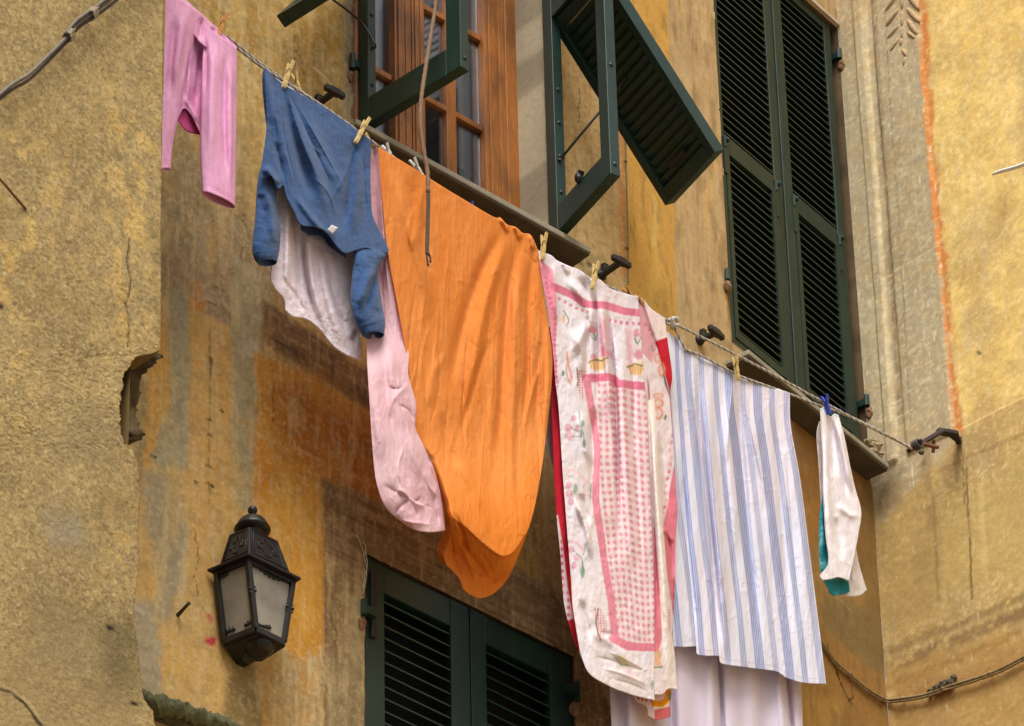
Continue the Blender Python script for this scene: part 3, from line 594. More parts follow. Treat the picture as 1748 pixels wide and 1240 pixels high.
# ----------------------------------------------------------------- sills
g = MB(); ua = M1.uv(607, 200, .1)[0]; uc_ = M1.uv(1008, 429, .1)[0]
g.box(M1, ua, uc_, zS1-.026, zS1, -.19, .105)
s1 = g.build('window_sill', M_STONE, HOUSE, bevel=.004)
g = MB(); g.box(M1, ua+.004, uc_-.004, zS1-.034, zS1-.0265, -.1, .098); g.build('shaded_underside', M_STONE_SHADE, s1)  # thin dark sheet that paints the shade on the sill's underside
g = MB(); ud = M2.uv(1276, 598, .1)[0]; ue2 = M2.uv(1516, 796, .1)[0]
g.box(M2, ud, ue2, zS2-.024, zS2, -.06, .105)
s2 = g.build('window_sill', M_STONE, HOUSE, bevel=.004)
g = MB(); g.box(M2, ud+.004, ue2-.004, zS2-.034, zS2-.0245, -.02, .098); g.build('shaded_underside', M_STONE_SHADE, s2)
obj('crumbled_mortar', *lumps([(M2.hit(np.array(float(x)), np.array(float(y)), o), r) for x, y, r, o in ((1496, 768, .042, .03), (1506, 782, .036, .05), (1486, 757, .026, .02), (1511, 794, .022, .06), (1502, 764, .026, .02), (1490, 776, .03, .05))], 1, 81), mat_simple('crumbled_mortar', tuple(lin((150, 130, 92))), .95, .6, (70, 70, 70), .01), HOUSE)

# ----------------------------------------------------------------- wooden window behind the open shutters
NW = -.165
def m1r(x0, y0, x1, y1): a = M1.uv(x0, y0, NW); b = M1.uv(x1, y1, NW); return a, b
WIN = obj('window_frame', *(lambda g: (g.v, g.f))(MB().box(M1, M1.uv(864, 300, NW)[0], uW1+.01, zS1-.1, zS1+1.8, NW-.05, NW+.012).box(M1, uW0-.25, M1.uv(640, 100, NW)[0], zS1-.1, zS1+1.8, NW-.05, NW+.004)), M_WOOD, HOUSE, bevel=.004)
uu = lambda x, y=180: float(M1.uv(x, y, NW)[0])
zr1 = np.mean([M1.uv(728, 168, NW)[1], M1.uv(834, 219, NW)[1]]); zr2 = np.mean([M1.uv(724, 10, NW)[1], M1.uv(829, 66, NW)[1]]); dz = zr2-zr1
def casement(xa, xb, xc, xd, xm, name):          # outer stile xa-xb, far stile xc-xd, muntin at xm
    g = MB(); zb = zS1-.08; zt = zS1+1.72
    for a, b, n in ((xa, xb, 0), (xc, xd, 0)):
        a, b = uu(a), uu(b); w = b-a; g.box(M1, a, b, zb, zt, NW-.04, NW+.010)
        g.box(M1, a+w*.16, a+w*.46, zb, zt, NW+.0102, NW+.018); g.box(M1, a+w*.62, a+w*.86, zb, zt, NW+.0102, NW+.015)
    g.box(M1, uu(xb), uu(xc), zb, zS1-.05, NW-.04, NW+.006); g.box(M1, uu(xb), uu(xc), zt-.06, zt, NW-.04, NW+.006)
    st = g.build('casement', M_WOOD, HOUSE, bevel=.003)
    if xm: MB().box(M1, uu(xm[0]), uu(xm[1]), zb+.03, zt-.06, NW-.032, NW-.004).build('muntin', M_WOOD, st, bevel=.002)
    k = -2
    while zr1+k*dz < zt:
        z = zr1+k*dz
        if z > zb+.05: MB().box(M1, uu(xb)+.001, uu(xc)-.001, z-.013, z+.013, NW-.034, NW-.006).build('muntin', M_WOOD, st, bevel=.002)
        k += 1
    g = MB(); g.box(M1, uu(xb)+.0015, uu(xc)-.0015, zb+.031, zt-.061, NW-.027, NW-.023); g.build('pane', M_PANE, st)
    return st
CR = casement(702, 723, 825, 864, (764, 780), 'right'); CL = casement(610, 628, 672, 700, None, 'left')
# folded curtain behind the glass
uc = np.linspace(uW0-.2, uW1, 150); n_ = NW-.075+.012*np.sin(uc*70)+.006*np.sin(uc*151+1)
V = np.r_[M1.at(uc, np.full(150, zS1-.1), n_), M1.at(uc, np.full(150, zS1+1.75), n_)]
obj('curtain', V, gridf(2, 150), M_CURT, HOUSE, smooth=True, solid=.002)
uw = np.linspace(uu(789, 200), uu(807, 200), 12); n_ = NW-.05+.004*np.sin(np.linspace(0, 9, 12)); ztop = zr1+dz*1.9; zbo = M1.uv(800, 275, NW)[1]
obj('curtain', np.r_[M1.at(uw, np.full(12, zbo), n_), M1.at(uw, np.full(12, ztop), n_)], gridf(2, 12), M_REFLECT, HOUSE, smooth=True, solid=.002)  # pale strip put in for a reflection on the pane
# reveals, and black sheets painting the unlit depth behind the openings
def recess(pl, u0, u1, z0, z1, dep, mat, name, sides=.0):
    P = lambda u, z, n: pl.at(u, z, n)
    V = [P(u0, z0, sides), P(u1, z0, sides), P(u1, z1, sides), P(u0, z1, sides), P(u0, z0, -dep), P(u1, z0, -dep), P(u1, z1, -dep), P(u0, z1, -dep)]
    return V, [(0, 1, 5, 4), (1, 2, 6, 5), (2, 3, 7, 6), (3, 0, 4, 7)], [(4, 5, 6, 7)]
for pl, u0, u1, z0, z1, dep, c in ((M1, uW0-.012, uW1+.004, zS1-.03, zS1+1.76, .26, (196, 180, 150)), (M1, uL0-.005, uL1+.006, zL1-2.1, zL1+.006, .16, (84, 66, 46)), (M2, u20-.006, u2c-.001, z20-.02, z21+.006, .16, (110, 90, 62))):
    V, fs, fb_ = recess(pl, u0, u1, z0, z1, dep, None, '')
    n = 90; 
    vv = []; ff = []; cc = []
    for f in fs:
        a, b, c2, d = [np.array(V[i]) for i in f]; s, t = np.meshgrid(np.linspace(0, 1, n), np.linspace(0, 1, 16)); s = s.ravel()[:, None]; t = t.ravel()[:, None]
        q = (a*(1-s)+b*s)*(1-t)+(d*(1-s)+c2*s)*t; ff.append(gridf(16, n)+sum(map(len, vv))); vv.append(q); h = q[:, 2]
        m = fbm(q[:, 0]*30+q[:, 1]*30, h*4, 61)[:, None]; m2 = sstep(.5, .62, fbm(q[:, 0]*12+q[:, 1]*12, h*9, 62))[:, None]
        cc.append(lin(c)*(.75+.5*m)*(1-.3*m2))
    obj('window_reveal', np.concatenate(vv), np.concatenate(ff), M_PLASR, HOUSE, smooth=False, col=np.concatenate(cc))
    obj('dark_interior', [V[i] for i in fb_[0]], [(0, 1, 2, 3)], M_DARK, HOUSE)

# ----------------------------------------------------------------- shutters
def louvres(g, pl, u0, u1, z0, z1, pitch, nf, dep=.034, th=.007, flat=.7):
    n = int(round((z1-z0)/pitch)); pitch = (z1-z0)/n
    for i in range(n):
        z = z0+(i+.25)*pitch+RNG.normal(0, .0007); h = dep*flat*(1+RNG.normal(0, .045)); e_ = RNG.normal(0, .0006)
        g.hexa([pl.at(u0, z+h, nf-dep), pl.at(u1, z+h, nf-dep), pl.at(u1, z+h+th, nf-dep), pl.at(u0, z+h+th, nf-dep),
                pl.at(u0, z-e_, nf), pl.at(u1, z+e_, nf), pl.at(u1, z+th+e_, nf), pl.at(u0, z+th-e_, nf)])
def bolts(pl, pts, nf, parent, r=.006):
    for u, z in pts: pass
def closed_leaf(pl, u0, u1, z0, z1, sl, sr, top, fields, nf, pitch, label, mat=None, flap=None, th=.04, mp=None):
    mat = mat or M_GREEN
    lo, hi = fields[-1][0], fields[0][1]
    g = MB()
    g.box(pl, u0, u0+sl, z0, z1, nf-th, nf); g.box(pl, u1-sr, u1, z0, z1, nf-th, nf)
    zz = [z1]+[q for f in fields for q in (f[1], f[0])]+[z0]
    for a, b in zip(zz[0::2], zz[1::2]): g.box(pl, u0+sl, u1-sr, b, a, nf-th, nf-.0015)
    L = g.build('shutter', mat, HOUSE, bevel=.0022); tag(L, label)
    for i, (a, b) in enumerate(fields):
        g = MB(); ins = 0
        if flap and i == 1:
            ins = flap
            for q0, q1 in ((u0+sl+.0025, u0+sl+ins), (u1-sr-ins, u1-sr-.0025)): g.box(pl, q0, q1, a+.003, b-.003, nf-th+.004, nf+.003)
            g.box(pl, u0+sl+ins, u1-sr-ins, a+.003, a+ins*1.6, nf-th+.004, nf+.0015); g.box(pl, u0+sl+ins, u1-sr-ins, b-ins*1.4, b-.003, nf-th+.004, nf+.0015)
            louvres(g, pl, u0+sl+ins, u1-sr-ins, a+ins*1.6+.002, b-ins*1.4-.004, pitch, nf-.004)
            f = g.build('louvred_flap', mat, L)
            for q in (u0+sl-.002, u1-sr+.002):
                h = MB(); h.tube([pl.at(q, b-.02, nf+.004), pl.at(q, b+.035, nf+.004)], .006, 8); h.box(pl, q-.008, q+.008, b-.15, b-.02, nf+.0005, nf+.0045); h.ball(pl.at(q+.012, b+.02, nf+.01), .011, 8); h.build('flap_hinge', M_GREEN, L, smooth=False)
        else:
            louvres(g, pl, u0+sl+.001, u1-sr-.001, a+.002, b-.002, pitch, nf-.004); g.build('louvre_panel', mat, L)
    return L
def rough_pad(c, r, parent):
    g = MB(); g.ball(c, r, 18, (.75, .8, 1.25)); V = np.array(g.v); d = V-c; V = c+d*(.55+.9*fbm(d[:, 0]/r*1.3+c[0]*9, d[:, 2]/r*1.3+d[:, 1]/r*1.3, 77, 3, .6))[:, None]
    obj('hinge_pad', V, g.f, M_RUSTS, parent, smooth=False)
def pintle(pl, x, y, off, parent, h=.05, side=1):
    c = pl.hit(x, y, off); g = MB(); g.tube([c, c+ZUP*h], .011, 10); g.bar(c-pl.d*side*.05+ZUP*h*.4, c+ZUP*h*.4, .02, .03); o = g.build('hinge_pin', M_GREEN, parent, smooth=False)
    rough_pad(c-ZUP*.03-pl.n*.016, .024, parent)
# lower window, nearly hidden in shade
um = (M1.uv(804, 1043)[0]+M1.uv(807, 1200)[0])/2
fl = (M1.uv(660, 1012)[1]+M1.uv(771, 1064)[1])/2; 
uL = [np.mean([M1.uv(660, 1014)[0], M1.uv(659, 1235)[0]]), np.mean([M1.uv(771, 1066)[0], M1.uv(775, 1235)[0]]), np.mean([M1.uv(832, 1093)[0], M1.uv(835, 1235)[0]]), np.mean([M1.uv(941, 1142)[0], M1.uv(944, 1235)[0]])]
LA = closed_leaf(M1, uL0+.002, um-.0025, zL1-1.9, zL1-.004, uL[0]-uL0-.002, um-.0025-uL[1], 0, [(zL1-.95, fl), (zL1-1.8, zL1-1.05)], -.008, .049, 'left leaf of the lower closed shutters')
LB = closed_leaf(M1, um+.0025, uL1-.002, zL1-1.9, zL1-.004, uL[2]-um-.0025, uL1-.002-uL[3], 0, [(zL1-.95, fl), (zL1-1.8, zL1-1.05)], -.008, .049, 'right leaf of the lower closed shutters')
g = MB(); g.box(M1, uL0+.022, uL0+.042, zL1-.33, zL1-.06, -.006, .006); g.build('strap_hinge', M_IRON, LA, bevel=.003)
pintle(M1, 621, 1050, .012, LA, .06, -1); pintle(M1, 986, 1196, .02, LB, .075, 1)
# tall closed window at the inner corner
u2m = np.mean([M2.uv(1322, 0)[0], M2.uv(1357, 560)[0]])
zm1t = np.mean([M2.uv(1240, 225)[1], M2.uv(1326, 293)[1], M2.uv(1358, 328)[1], M2.uv(1434, 394)[1]]); zm1b = np.mean([M2.uv(1254, 273)[1], M2.uv(1322, 331)[1], M2.uv(1371, 375)[1], M2.uv(1431, 428)[1]])
zlb = np.mean([M2.uv(1270, 571)[1], M2.uv(1336, 618)[1], M2.uv(1389, 667)[1]])
sa = np.mean([M2.uv(1228, 10)[0], M2.uv(1239, 225)[0]])-u20; sb = u2m-np.mean([M2.uv(1310, 10)[0], M2.uv(1325, 290)[0]]); sc_ = np.mean([M2.uv(1337, 20)[0], M2.uv(1357, 320)[0]])-u2m; sd_ = u21-np.mean([M2.uv(1412, 48)[0], M2.uv(1433, 393)[0]])
ztop2 = np.mean([M2.uv(1412, 48)[1], M2.uv(1361, 0)[1]])
NF2 = -.012
fin = .026
SA = closed_leaf(M2, u20+.001, u2m-.002, z20, z21, sa, sb, 0, [(zm1t, ztop2), (zlb-.045, zm1t-.055)], NF2, .0375, 'left leaf of the tall closed shutters in the corner', M_GREEN2, fin)
SB = closed_leaf(M2, u2m+.002, u21, z20, z21, sc_, sd_, 0, [(zm1t, ztop2), (zlb-.045, zm1t-.055)], NF2, .0375, 'right leaf of the tall closed shutters in the corner', M_GREEN2, fin)
g = MB(); g.box(M2, u2m-.006, u2m+.006, z20, z21, NF2+.0005, NF2+.007); g.build('meeting_strip', M_GREEN, SA, bevel=.002)
g = MB(); g.box(M2, u20, u2c-.002, z21+.012, z21+.03, -.03, .012); g.build('window_lintel', mat_simple('pale_flashing', tuple(lin((206, 184, 158))), .8, .12), HOUSE, bevel=.003)
pintle(RW, 1433, 100, .012, SB, .05, 1); pintle(RW, 1480, 693, .012, SB, .05, 1)
g = MB(); c = M2.hit(1242, 478, .012); g.tube([c, c+ZUP*.05], .01, 10); g.build('hinge_pin', M_GREEN, SA); rough_pad(c-ZUP*.035, .02, SA)

# --- the two open leaves of the first window
def open_leaf(hpx, tpx, label, wn, wf, inner_top, swing, lat, flap_px, hz_px):
    H = M1.hit(*hpx, .012); d = ray(*tpx); T = CAM+d*((H[2]-CAM[2])/d[2]); e = T-H; W = np.linalg.norm(e); pl = Plane(H, d=e/W)
    bh = .122; th = .042; zt = 1.62
    g = MB()
    g.box(pl, 0, wn, 0, zt, -th, 0); g.box(pl, W-wf, W, 0, zt, -th, 0); g.box(pl, wn, W-wf, 0, bh, -th, -.0015); g.box(pl, wn, W-wf, zt-bh, zt, -th, -.0015)
    L = g.build('shutter', M_GREEN, HOUSE, bevel=.003); tag(L, label)
    # rail between fixed upper louvres and the flap opening
    zh = float(pl.uv(*hz_px)[1]); g = MB(); g.box(pl, wn+.0005, W-wf-.0005, zh+.01, zh+.10, -th+.001, -.002); g.build('cross_rail', M_GREEN, L)
    if zh+.14 < zt-bh: g = MB(); louvres(g, pl, wn+.001, W-wf-.001, zh+.102, zt-bh-.002, .037, -.006, .03); g.build('louvre_panel', M_GREEN, L)
    for z in (.05, .19, .36, .52, .68):           # bolts on the inner edge and the free end
        for u in (wn, W):
            if u == W and z in (.19, .36, .68): continue
            c = pl.at(u, z, -th*.5); h = MB(); h.lathe(c, [(.0085, -.002), (.008, .003), (.004, .006)], 10, pl.d); h.build('bolt', M_IRON if u == wn else M_GREEN, L, smooth=False)
    # flap hung from the top of its opening and pushed outwards
    fl_ = .835; ang = radians(34); m = -pl.n*swing if swing > 0 else pl.n
    dn = -ZUP*cos(ang)+m*sin(ang); fo = pl.at(.040, zh, -.02 if swing > 0 else -.01)
    fp = Plane(fo, d=pl.d); fp.z = -dn; fn = np.cross(pl.d, fp.z); fn = fn if fn@(CAM-fo) > 0 else -fn
    class FP: pass
    q = FP(); q.at = lambda u, z, n=0.: fo+np.asarray(u, float)[..., None]*pl.d-np.asarray(z, float)[..., None]*dn+np.asarray(n, float)[..., None]*fn
    fw = W-.084; g = MB()
    g.box(q, 0, .034, -fl_, 0, -.046, .006); g.box(q, fw-.034, fw, -fl_, 0, -.046, .006); g.box(q, .034, fw-.034, -fl_, -fl_+.055, -.0455, .005); g.box(q, .034, fw-.034, -.05, 0, -.0455, .005)
    f = g.build('louvred_flap', M_GREEN, L, bevel=.003)
    g = MB(); n = 19; pt = (fl_-.105)/n
    for i in range(n):
        z = -fl_+.052+i*pt-.006
        g.hexa([q.at(.0345, z-.004, -.033), q.at(fw-.0345, z-.004, -.033), q.at(fw-.0345, z+.003, -.033), q.at(.0345, z+.003, -.033), q.at(.0345, z+pt*.98, -.004), q.at(fw-.0345, z+pt*.98, -.004), q.at(fw-.0345, z+pt*1.14, -.004), q.at(.0345, z+pt*1.14, -.004)])
    g.build('louvres', M_GREEN, f)
    return L, pl, q, f, W, fl_, fw
OA, PA, QA, FA, WA, fla, fwa = open_leaf((612, 220), (787, 113), 'left open shutter leaf with its flap pushed out', .047, .07, 0, -1, 0, None, (630, -115))
OB, PB, QB, FB, WB, flb, fwb = open_leaf((937, 411), (1042, 296), 'right open shutter leaf with its flap pushed out', .062, .062, 0, 1, 0, None, (951, 20))
# stays, latches
g = MB(); a = PA.hit(638, 82, -.0); b = PA.hit(631, 62, 0); g.tube(spline([b+ZUP*.004, PA.hit(633, 74, .006), a, PA.hit(640, 76, .012), PA.hit(612, 34, .03), QA.at(.012, -fla*.62, -.02)], 40), .0042, 6); g.build('stay_rod', M_IRON, OA, smooth=True)
g = MB(); g.tube([PB.hit(955, 274, -.02), QB.at(fwb*.5, -flb*.45, -.0)], .0048, 6); g.ball(PB.hit(956, 274, -.018), .009, 8); g.build('stay_rod', M_IRON, OB, smooth=True)
g = MB(); c = PB.hit(988, 304, 0); g.ball(c, .021, 10, (.8, 1, 1.2)); g.bar(c, c+ZUP*.02+PB.d*.02, .02, .02); g.build('latch', M_IRON, OB, smooth=False)
g = MB(); c = QA.at(fwa*.55, -fla+.03, .0); ad = PA.d; g.bar(c-ad*.04, c+ad*.04, .022, .02); g.tube(spline([c+ad*.02, c+ad*.045-ZUP*.012-PA.n*0, c+ad*.062+ZUP*.012, c+ad*.05+ZUP*.04, c+ad*.03+ZUP*.03], 20), .008, 6); g.build('latch', M_IRON, FA)
g = MB(); c = QB.at(fwb*.5, -flb+.09, .004); g.bar(c-PB.d*.05, c+PB.d*.05, .018, .014); g.build('latch', M_IRON, FB)
pintle(M1, 602, 118, .012, OA, .07, -1)
# ================================================================= WASHING
SPX = 502.                                        # photo pixels per metre here
_lin0 = lin
def lin(c, k=None): return np.minimum(_lin0(c, .98 if k is None else k), .88)
class CP:                                         # print on cloth, in the cloth's own flat drawing
    def __init__(s, X, Y, rgb): s.X = X; s.Y = Y; s.c = np.tile(lin(rgb), (X.size, 1)); s.k = 100
    def mix(s, al, rgb): al = np.clip(al, 0, 1)[:, None]; s.c = s.c*(1-al)+lin(rgb)*al
    def poly(s, pts, rgb, a=1., soft=1.2): s.mix(a*sstep(soft, -soft, sd_poly(s.X, s.Y, pts)), rgb)
    def line(s, pts, rgb, w, a=1., dash=0, duty=.5, soft=.8):
        pts = np.asarray(pts, float); m = np.nonzero((s.X > pts[:, 0].min()-w-3) & (s.X < pts[:, 0].max()+w+3) & (s.Y > pts[:, 1].min()-w-3) & (s.Y < pts[:, 1].max()+w+3))[0]
        d, t, _ = d_line(s.X[m], s.Y[m], pts); al = a*sstep(w/2+soft, w/2-soft, d)
        if dash:
            L = np.hypot(*np.diff(pts, axis=0).T).sum(); al = al*sstep(duty+.1, duty-.1, np.abs(((t*L/dash) % 1)-.5)*2)
        al = al[:, None]; s.c[m] = s.c[m]*(1-al)+lin(rgb)*al
    def disc(s, x, y, rx, ry, rgb, a=1., ring=0, soft=.25):
        q = np.hypot((s.X-x)/rx, (s.Y-y)/ry); al = sstep(1+soft, 1-soft, q)
        if ring: al = al*(1-(1-ring)*sstep(.85, .45, q))
        s.mix(a*al, rgb)
    def mott(s, rgb, a, sx, sy, lo, hi): s.k += 5; s.mix(a*sstep(lo, hi, fbm(s.X*sx, s.Y*sy, s.k)), rgb)
def fold_off(X, Y, folds):
    w = np.zeros(X.shape)
    for f in folds:
        pts, wd, amp = f[:3]; kind = f[3] if len(f) > 3 else 'g'
        pts = spline(pts, 14) if len(pts) > 2 else np.asarray(pts, float)
        d, t, sg = d_line(X, Y, pts)
        if kind == 'g': w = w+amp*np.exp(-(d/wd)**2)*sstep(-.001, .26, t)*sstep(1.001, .66, t)
        elif kind == 'G': w = w+amp*np.exp(-(d/wd)**2)
        elif kind == 's': w = w+amp*sstep(-wd, wd, d*sg)*np.exp(-(d/(wd*9))**2)
        elif kind == 'S': w = w+amp*sstep(-wd, wd, d*sg)
        elif kind == 'v': w = w+amp*np.exp(-d/wd)*sstep(-.001, .26, t)*sstep(1.001, .66, t)
    return w
def crumple(X, Y, crump):                          # soft undulation; a negative amplitude asks for sharp creases
    w = np.zeros(X.shape)
    for a, sx, sy, sd in crump:
        n = fbm(X*sx, Y*sy, sd, 4, .55)
        if a < 0:
            gx = fbm(X*.02, Y*.02, sd+9)*3; m = fbm(X*sx*.4, Y*sy*.4, sd+4, 3)
            w = w-a*np.maximum(0, 1-np.abs(fbm(X*sx+gx*.4, Y*sy-gx*.4, sd, 2, .5)-.5)*8)**1.2*sstep(.42, .6, m)
        else: w = w+a*(n-.5)*2
    return w
def coons(L, R, T, B, nu, nv):
    L = spline(L, nv); R = spline(R, nv); T = spline([L[0]]+list(T)+[R[0]], nu); B = spline([L[-1]]+list(B)+[R[-1]], nu)
    v, u = np.meshgrid(np.linspace(0, 1, nv), np.linspace(0, 1, nu), indexing='ij'); u = u[..., None]; v = v[..., None]
    P = (1-u)*L[:, None]+u*R[:, None]+(1-v)*T[None]+v*B[None]-((1-u)*(1-v)*L[0]+u*(1-v)*R[0]+(1-u)*v*L[-1]+u*v*R[-1])
    return P[..., 0].ravel(), P[..., 1].ravel(), u.ravel(), v.ravel()
def sheet(L, R, T, B, nu, nv, off, folds, paint, crump=(), zz=None):
    X, Y, u, v = coons(L, R, T, B, nu, nv)
    w = fold_off(X, Y, folds)
    w = w+crumple(X, Y, crump)
    o = off(X, Y, u, v) if callable(off) else off
    c = paint(X, Y, u, v, w)
    return RP.hit(X, Y, o+w), gridf(nv, nu), c
def tube_sheet(L, R, nv, k, off, fold, paint, depth=.7, hem=.85, crump=(), belly=0.):
    L = spline(L, nv); R = spline(R, nv); th = np.linspace(0, 2*pi, k+1)[:-1]; c = (L+R)/2; h = (R-L)/2
    X = (c[:, 0][:, None]+h[:, 0][:, None]*np.cos(th)); Y = (c[:, 1][:, None]+h[:, 1][:, None]*np.cos(th))
    D = np.hypot(*h.T)[:, None]/SPX*depth*np.sin(th); v = np.linspace(0, 1, nv)[:, None]
    if belly: D = D*(.12+.88*sstep(0, belly, v))
    Y = Y-228*D*sstep(hem-.15, 1, v)*np.ones_like(X)
    w = fold_off(X, Y, fold)
    w = w+crumple(X, Y, crump)
    V = RP.hit(X.ravel(), Y.ravel(), (D+w*(np.sin(th) > -.2)).ravel()+off)
    i = np.arange(nv*k).reshape(nv, k); j = np.roll(i, -1, 1); f = np.stack([i[:-1], j[:-1], j[1:], i[1:]], -1).reshape(-1, 4)
    return V, f, paint(X.ravel(), Y.ravel(), None, np.repeat(v, k, 1).ravel(), w.ravel())
def join(*g):
    k = 0; A = []; Bf = []; C = []
    for v, f, c in g: A.append(v); Bf.append(f+k); C.append(c); k += len(v)
    return np.concatenate(A), np.concatenate(Bf), np.concatenate(C)
def garment(name, geo, mat, label=None, cat=None, parent=None, solid=.0018, group=None):
    o = obj(name, geo[0], geo[1], mat, parent, smooth=True, col=geo[2], solid=solid)
    return tag(o, label, cat, group)
def flat(rgb, mot=()):
    def f(X, Y, u, v, w):
        q = CP(X, Y, rgb)
        for m in mot: q.mott(*m)
        return q.c
    return f
# ---- pink trousers
PK = (240, 178, 212); pk = flat(PK, [((226, 136, 186), .5, .05, .03, .45, .65)])
def hemmed(base, rgb, y0f, n=2):
    def f(X, Y, u, v, w):
        q = CP(X, Y, base); q.mott(tuple(x-12 for x in base), .5, .05, .03, .45, .65)
        q.line([(300, 60), (296, 150), (284, 280)], rgb, 1.2, .35); q.line([(397, 90), (396, 200), (394, 350)], rgb, 1.2, .45)
        for a in (.955, .972): q.mix(.5*np.exp(-((v-a)/.004)**2), rgb)
        return q.c
    return f
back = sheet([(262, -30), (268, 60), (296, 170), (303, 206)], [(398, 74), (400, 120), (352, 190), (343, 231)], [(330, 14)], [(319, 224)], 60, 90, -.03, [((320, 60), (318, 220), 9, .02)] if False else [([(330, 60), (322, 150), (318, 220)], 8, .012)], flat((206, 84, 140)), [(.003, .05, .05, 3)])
mid = sheet([(322, 26), (318, 110), (309, 168), (303, 204)], [(356, 56), (350, 110), (346, 190), (343, 231)], [(338, 36)], [(313, 186), (326, 196)], 60, 110, -.012, [([(336, 34), (326, 90), (318, 190)], 4, .014), ([(344, 70), (338, 130), (330, 200)], 5, -.014), ([(312, 165), (325, 185), (342, 215)], 3, .006)], pk, [(.004, .06, .03, 4)])
legl = tube_sheet([(250, -45), (262, 40), (266, 150), (268, 230), (272, 291)], [(338, 22), (333, 60), (322, 105), (310, 168), (303, 205), (294, 250), (291, 289)], 130, 60, .0, [([(318, 10), (305, 90), (296, 160)], 7, .018), ([(300, 20), (292, 100), (286, 180)], 5, -.016), ([(324, 60), (314, 130), (306, 170)], 3, .010, 'v')], hemmed(PK, (206, 118, 168), 0), .55, .9, [(.003, .05, .02, 5)])
legr = tube_sheet([(350, 44), (346, 103), (343, 190), (342, 260), (345, 330)], [(404, 82), (404, 140), (403, 220), (402, 290), (401, 354)], 140, 64, .012, [([(366, 60), (362, 160), (360, 300)], 8, .016), ([(384, 80), (382, 200), (386, 330)], 5, -.018), ([(395, 90), (393, 200), (394, 330)], 5, .012), ([(350, 60), (352, 120), (350, 170)], 4, -.012), ([(350, 322), (362, 330), (380, 346)], 5, .008)], hemmed(PK, (206, 118, 168), 0), .5, .9, [(.003, .05, .02, 6)])
def wband(X, Y, u, v, w):
    q = CP(X, Y, PK); q.mott((226, 146, 186), .5, .05, .03, .45, .65); q.mix(.45*np.exp(-((v-.42)/.05)**2), (208, 124, 170)); q.mix(.25*(np.sin(u*230) > .3)*(v < .42), (214, 136, 180)); return q.c
top = sheet([(250, -55), (256, -20), (262, 10)], [(404, 80), (404, 92), (404, 108)], [(330, 12)], [(318, 46), (350, 80)], 90, 24, .022, [([(318, 4), (312, 40)], 6, .01), ([(376, 50), (372, 92)], 7, .01), ([(344, 30), (340, 74)], 5, -.012), ([(296, -10), (300, 30)], 3, -.008, 'v'), ([(362, 44), (360, 84)], 3, -.008, 'v'), ([(390, 62), (388, 100)], 3, .006, 'v')], wband, [(.004, .05, .05, 7)])
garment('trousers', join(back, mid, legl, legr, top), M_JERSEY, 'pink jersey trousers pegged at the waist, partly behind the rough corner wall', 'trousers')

# ---- white-pink towel behind the pullover
def ptowel(X, Y, u, v, w):
    q = CP(X, Y, (240, 222, 228)); q.mott((246, 234, 236), .5, .1, .1, .5, .65)
    q.mix(.5*np.exp(-((v-.985)/.008)**2), (240, 228, 228)); q.mix(.3*(np.sin((v+.04*u)*420) > .2)*((v > .62) & (v < .72) & (u < .6)), (208, 180, 186)); return q.c
garment('towel', sheet([(468, 130), (466, 250), (474, 340), (472, 400), (462, 468), (468, 490), (485, 512), (487, 530)], [(640, 244), (636, 330), (622, 440), (612, 520), (616, 590), (618, 617)], [(550, 186)], [(500, 541), (522, 545), (545, 562), (568, 590), (592, 607)], 150, 230, lambda X, Y, u, v: -.035-.03*v,
    [([(492, 320), (490, 420), (488, 510)], 6, .022), ([(514, 380), (524, 480), (545, 560)], 6, -.020), ([(524, 380), (532, 480), (560, 580)], 6, .020), ([(545, 420), (558, 500), (585, 600)], 8, .018), ([(556, 430), (566, 500), (598, 590)], 6, -.016), ([(500, 330), (506, 430), (512, 540)], 5, -.016), ([(612, 560), (600, 590)], 6, -.012), ([(476, 470), (500, 500), (530, 550)], 4, -.006)], ptowel, [(.004, .05, .05, 11), (.0016, .35, .35, 12)]), M_TERRY, 'pale pink terry towel hanging behind the blue pullover', 'towel', solid=.004)

